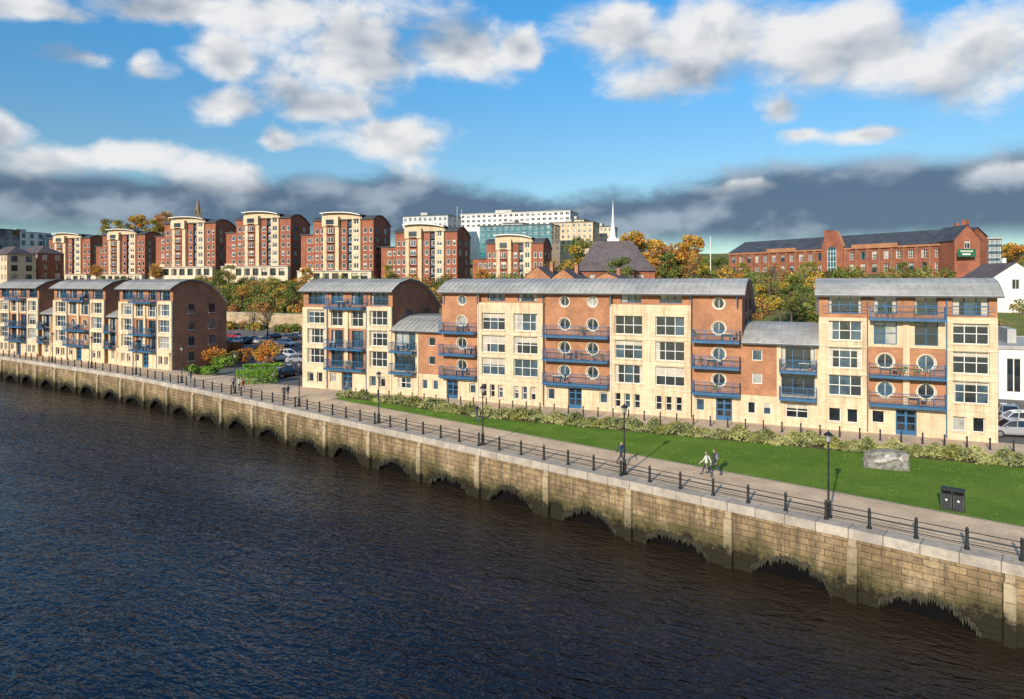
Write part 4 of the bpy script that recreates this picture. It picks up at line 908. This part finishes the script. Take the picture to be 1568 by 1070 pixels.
# ------------------------------------------------ people
plain('cl_dark',(.03,.035,.05),.8); plain('cl_navy',(.03,.05,.11),.8); plain('cl_white',(.62,.6,.56),.8); plain('cl_jeans',(.06,.09,.16),.8); plain('cl_grey',(.2,.2,.2),.8); plain('cl_red',(.3,.05,.04),.8); plain('shoe',(.03,.025,.02),.6)
plain('eye',(.02,.015,.01),.3); plain('lip',(.35,.12,.1),.5)
def person_mesh(jacket,trou,stride,fem=False):
    sw=.155 if fem else .175; a=stride
    J={'pel':(0,0,.95,.125,.095),'bel':(0,.01,1.1,.12,.09),'che':(0,.0,1.30,.15,.105),'nb':(0,-.005,1.44,.075,.065),'nk':(0,.01,1.50,.052,.055),'hd':(0,.02,1.59,.072,.085),'ht':(0,.015,1.67,.07,.08)}
    E=[('pel','bel'),('bel','che'),('che','nb'),('nb','nk'),('nk','hd'),('hd','ht')]
    for s_,sg in (('l',-1),('r',1)):
        st=sg*a
        J['sh'+s_]=(sg*sw,0,1.40,.06,.06); J['el'+s_]=(sg*(sw+.06),-st*.14-.02,1.13,.045,.045); J['wr'+s_]=(sg*(sw+.05),-st*.30+.07,.91,.03,.03); J['pa'+s_]=(sg*(sw+.045),-st*.33+.10,.84,.04,.022)
        J['hp'+s_]=(sg*.085,0,.90,.09,.09); J['kn'+s_]=(sg*.095,st*.22+.03,.50,.06,.062); J['an'+s_]=(sg*.09,st*.42-.03,.09 if st>=0 else .13,.04,.042); J['to'+s_]=(sg*.1,st*.42+.14,.035 if st>=0 else .04,.04,.03)
        E+=[('che','sh'+s_),('sh'+s_,'el'+s_),('el'+s_,'wr'+s_),('wr'+s_,'pa'+s_),('pel','hp'+s_),('hp'+s_,'kn'+s_),('kn'+s_,'an'+s_),('an'+s_,'to'+s_)]
    ks=list(J); me=bpy.data.meshes.new('body_skel'); me.from_pydata([J[k][:3] for k in ks],[(ks.index(x),ks.index(y)) for x,y in E],[])
    o=mkobj('tmp',me); o.modifiers.new('s','SKIN'); sd=o.modifiers.new('u','SUBSURF'); sd.levels=2; sd.render_levels=2
    for k,vd in zip(ks,me.skin_vertices[0].data): vd.radius=(J[k][3],J[k][4]); vd.use_root=(k=='pel')
    o.modifiers['s'].use_smooth_shade=True
    dg=bpy.context.evaluated_depsgraph_get(); dg.update(); bme=bpy.data.meshes.new_from_object(o.evaluated_get(dg)); bpy.data.objects.remove(o)
    bme.materials.clear()
    for n_ in ('shoe',trou,jacket,'skin','hair'): bme.materials.append(MATS[n_])
    for p in bme.polygons:
        c=p.center
        if c.z<.1: i=0
        elif c.z<.92 and abs(c.x)<sw+.0: i=1
        elif c.z>1.475: i=4 if (c.z>1.665 or (c.y<.0 and c.z>(1.42 if fem else 1.53))) else 3
        elif abs(c.x)>sw-.02 and c.z<.905: i=3
        else: i=2
        p.material_index=i; p.use_smooth=True
    mb=MB()
    mb.tube((0,.09,1.61),(0,.125,1.575),.008,.016,'skin',6); mb.box(-.025,.025,.094,.103,1.542,1.550,'lip')
    for sg in (-1,1):
        mb.lathe((sg*.03,.092,1.605),[(.004,0),(.011,.006),(.004,.014)],'eye',6); mb.tube((sg*.072,.01,1.575),(sg*.086,.0,1.605),.012,.016,'skin',6)
        pa=Vector(J['pa'+('l' if sg<0 else 'r')][:3])
        for k,l in enumerate((.075,.085,.08,.062)):
            b0=pa+Vector((-sg*.003,(k-1.5)*.02,-.025)); b1=b0+Vector((-sg*.008,.004,-l*.5)); b2=b1+Vector((-sg*.02,.004,-l*.45)); mb.tube(b0,b1,.009,.0085,'skin',6); mb.tube(b1,b2,.0085,.006,'skin',6)
        t0=pa+Vector((-sg*.006,.03,.01)); t1=t0+Vector((-sg*.015,.03,-.03)); mb.tube(t0,t1,.011,.009,'skin',6); mb.tube(t1,t1+Vector((-sg*.01,.008,-.03)),.009,.007,'skin',6)
    return bme,mb.mesh('details')
def person(px,py,rot,jacket,trou,stride,fem=False,sc=1.0,bag=False):
    x,y,z=G(px,py); a,b_=person_mesh(jacket,trou,stride,fem); E=empty('walking_person' if abs(stride)>.3 else 'standing_person',(x,y,.014),rot,(sc,)*3); mkobj('body',a,E); mkobj('face_and_hands',b_,E)
    if bag:
        mb=MB(); mb.box(-.14,.14,-.27,-.12,1.05,1.42,'cl_grey'); mb.box(-.1,.1,-.31,-.272,1.08,1.25,'cl_grey'); mb.obj('backpack',E)
RQ=math.atan2(.645,-.765)-math.pi/2
person(1082,729,RQ,'cl_white','cl_dark',1,True,1.0); person(1094,727,RQ,'cl_dark','cl_navy',-1,False,1.05,True)
person(951,713,RQ+math.pi,'cl_navy','cl_dark',1,False,1.03); person(730,646,RQ,'cl_dark','cl_jeans',.8,False,1.03)
person(366,599,RQ,'cl_white','cl_jeans',.8,True); person(372,601,RQ,'cl_red','cl_grey',-.8); person(357,596,RQ+3,'cl_grey','cl_dark',.8)
person(435,613,RQ+2.6,'cl_dark','cl_dark',.2); person(441,611,RQ+.5,'cl_navy','cl_jeans',.2,True)
person(532,605,RQ,'cl_grey','cl_dark',.8); person(292,585,RQ+3.1,'cl_dark','cl_jeans',.8,True)
# ------------------------------------------------ light
el=math.radians(23); dirs=Vector((.47*math.cos(el),.883*math.cos(el),-math.sin(el)))
L=bpy.data.lights.new('sun','SUN'); L.energy=5.0; L.angle=math.radians(.5); L.color=(1,.88,.72); lo_=bpy.data.objects.new('sun',L); SC.collection.objects.link(lo_); lo_.rotation_euler=dirs.to_track_quat('-Z','Y').to_euler(); lo_.location=(-30,-50,60)
W_=bpy.data.worlds.new('World'); SC.world=W_; W_.use_nodes=True; t=NT(W_.node_tree); t.n.clear()
STR=.08
sky=t.new('ShaderNodeTexSky',sky_type='NISHITA'); sky.sun_disc=False; sky.sun_elevation=el; sky.sun_rotation=math.radians(208.1); sky.air_density=1.0; sky.dust_density=.4; sky.ozone_density=2.0
dvec=t.new('ShaderNodeTexCoord').outputs['Generated']; s=t.sep(dvec)
az=t.m('ARCTAN2',s[0],s[1]); ele=t.m('ARCSINE',s[2]); pv0=t.comb(az,ele,0.0)
wn1=t.new('ShaderNodeTexNoise'); t.put(wn1.inputs['Vector'],dvec); wn1.inputs['Scale'].default_value=6; wn1.inputs['Detail'].default_value=3
wv=t.vm('MULTIPLY',t.vm('SUBTRACT',wn1.outputs['Color'],(.5,.5,.5)),(.16,.09,0)); pv=t.vm('ADD',pv0,wv)
sv=t.vm('MULTIPLY',dvec,(1,1,1.7)); sv=t.vm('ADD',sv,t.vm('MULTIPLY',wv,(.6,.6,.6)))
nw=t.noise(sv,4.2,8,.62); ns=t.noise(sv,4.2,4,.55); nup=t.noise(t.vm('ADD',sv,(-.03,0,.055)),4.2,4,.55); nlow=t.noise(sv,2.0,2,.5)
def blobs(lst):
    cur=None
    for (px,py,rx,ry) in lst:
        a=math.atan((px-784)/F); e=math.atan((HY-py)/F*math.cos(a)); k=math.cos(a)
        d_=t.vm('SUBTRACT',pv,(a,e,0)); d_=t.vm('MULTIPLY',d_,(F/rx/(k*k),F/ry/k,0)); l=t.vm('LENGTH',d_)
        cur=l if cur is None else t.m('SMOOTH_MIN',cur,l,.3)
    return cur
CL=[(1100,60,190,75),(1280,60,190,90),(1500,75,210,95),(930,45,75,48),(1040,120,110,40),
    (560,70,150,80),(700,75,85,60),(510,150,105,45),(610,205,105,42),(800,68,52,36),(440,25,130,45),
    (330,165,100,36),(120,88,95,32),(228,106,42,26),(340,92,70,38),(460,218,50,24),(250,10,220,34),
    (60,245,130,44),(190,243,130,46),(330,265,140,40),(1335,205,80,22),(1225,207,60,18),(1195,163,60,26),(10,185,60,50),(1090,296,70,14),(1530,262,90,22),(60,10,120,24)]
dm=blobs(CL)
gen=t.m('MULTIPLY',t.sm(nlow,.46,.62),t.sm(t.m('ABSOLUTE',az),.68,.9))
fb=t.m('SUBTRACT',nw,.5)
den=t.m('ADD',t.m('SUBTRACT',1.0,dm),t.m('MULTIPLY',fb,3.2)); den=t.m('MAXIMUM',den,t.m('SUBTRACT',t.m('ADD',gen,t.m('MULTIPLY',fb,1.6)),.3))
mask=t.m('MULTIPLY',t.sm(den,-.12,.62),t.sm(ele,-.01,.03))
lit=t.m('ADD',t.m('MULTIPLY',t.m('SUBTRACT',ns,nup),4.6),t.m('MULTIPLY',t.m('SUBTRACT',nw,ns),3.0))
sh=t.m('SUBTRACT',t.m('ADD',.72,lit),t.m('MULTIPLY',t.sm(den,.4,1.5),.42),clamp=True)
def cc(c): return tuple(x/STR for x in c)
ccol=t.mix(sh,cc((.28,.35,.45)),cc((.84,.85,.86)))
tint=t.mix(t.sm(ele,.10,.42),(1.04,1.36,1.47),(.62,1.75,2.28))
base=t.mix(1.0,sky.outputs[0],tint,'MULTIPLY')
top=t.m('ADD',t.m('ADD',.150,t.m('MULTIPLY',t.m('SUBTRACT',nlow,.5),.07)),t.m('MULTIPLY',fb,.11))
lowe=t.m('ADD',ele,t.m('ADD',t.m('MULTIPLY',fb,.05),t.m('MULTIPLY',az,.012)))
bank=t.m('MULTIPLY',t.sm(t.m('SUBTRACT',top,ele),-.006,.026),t.sm(lowe,.035,.078))
bcol=t.mix(t.sm(t.m('ADD',t.m('SUBTRACT',ns,nup),t.m('ADD',t.m('MULTIPLY',t.m('SUBTRACT',nw,ns),.6),t.m('MULTIPLY',az,.03))),-.02,.15),cc((.095,.145,.23)),cc((.34,.41,.50)))
col=t.mix(t.m('MULTIPLY',bank,.93),base,bcol)
col=t.mix(t.m('MULTIPLY',mask,t.sm(ele,.105,.15)),col,ccol)
bg=t.new('ShaderNodeBackground'); t.put(bg.inputs[0],col); bg.inputs[1].default_value=STR
wo=t.new('ShaderNodeOutputWorld'); t.l.new(bg.outputs[0],wo.inputs[0])
# ------------------------------------------------ camera
cam=bpy.data.cameras.new('camera'); cam.sensor_width=36; cam.lens=36*F/1568; cam.shift_y=-(535-HY)/1568; cam.clip_end=6000; cam.clip_start=.5
co=bpy.data.objects.new('camera',cam); SC.collection.objects.link(co); co.location=(0,0,CH); co.rotation_euler=(math.pi/2,0,0); SC.camera=co
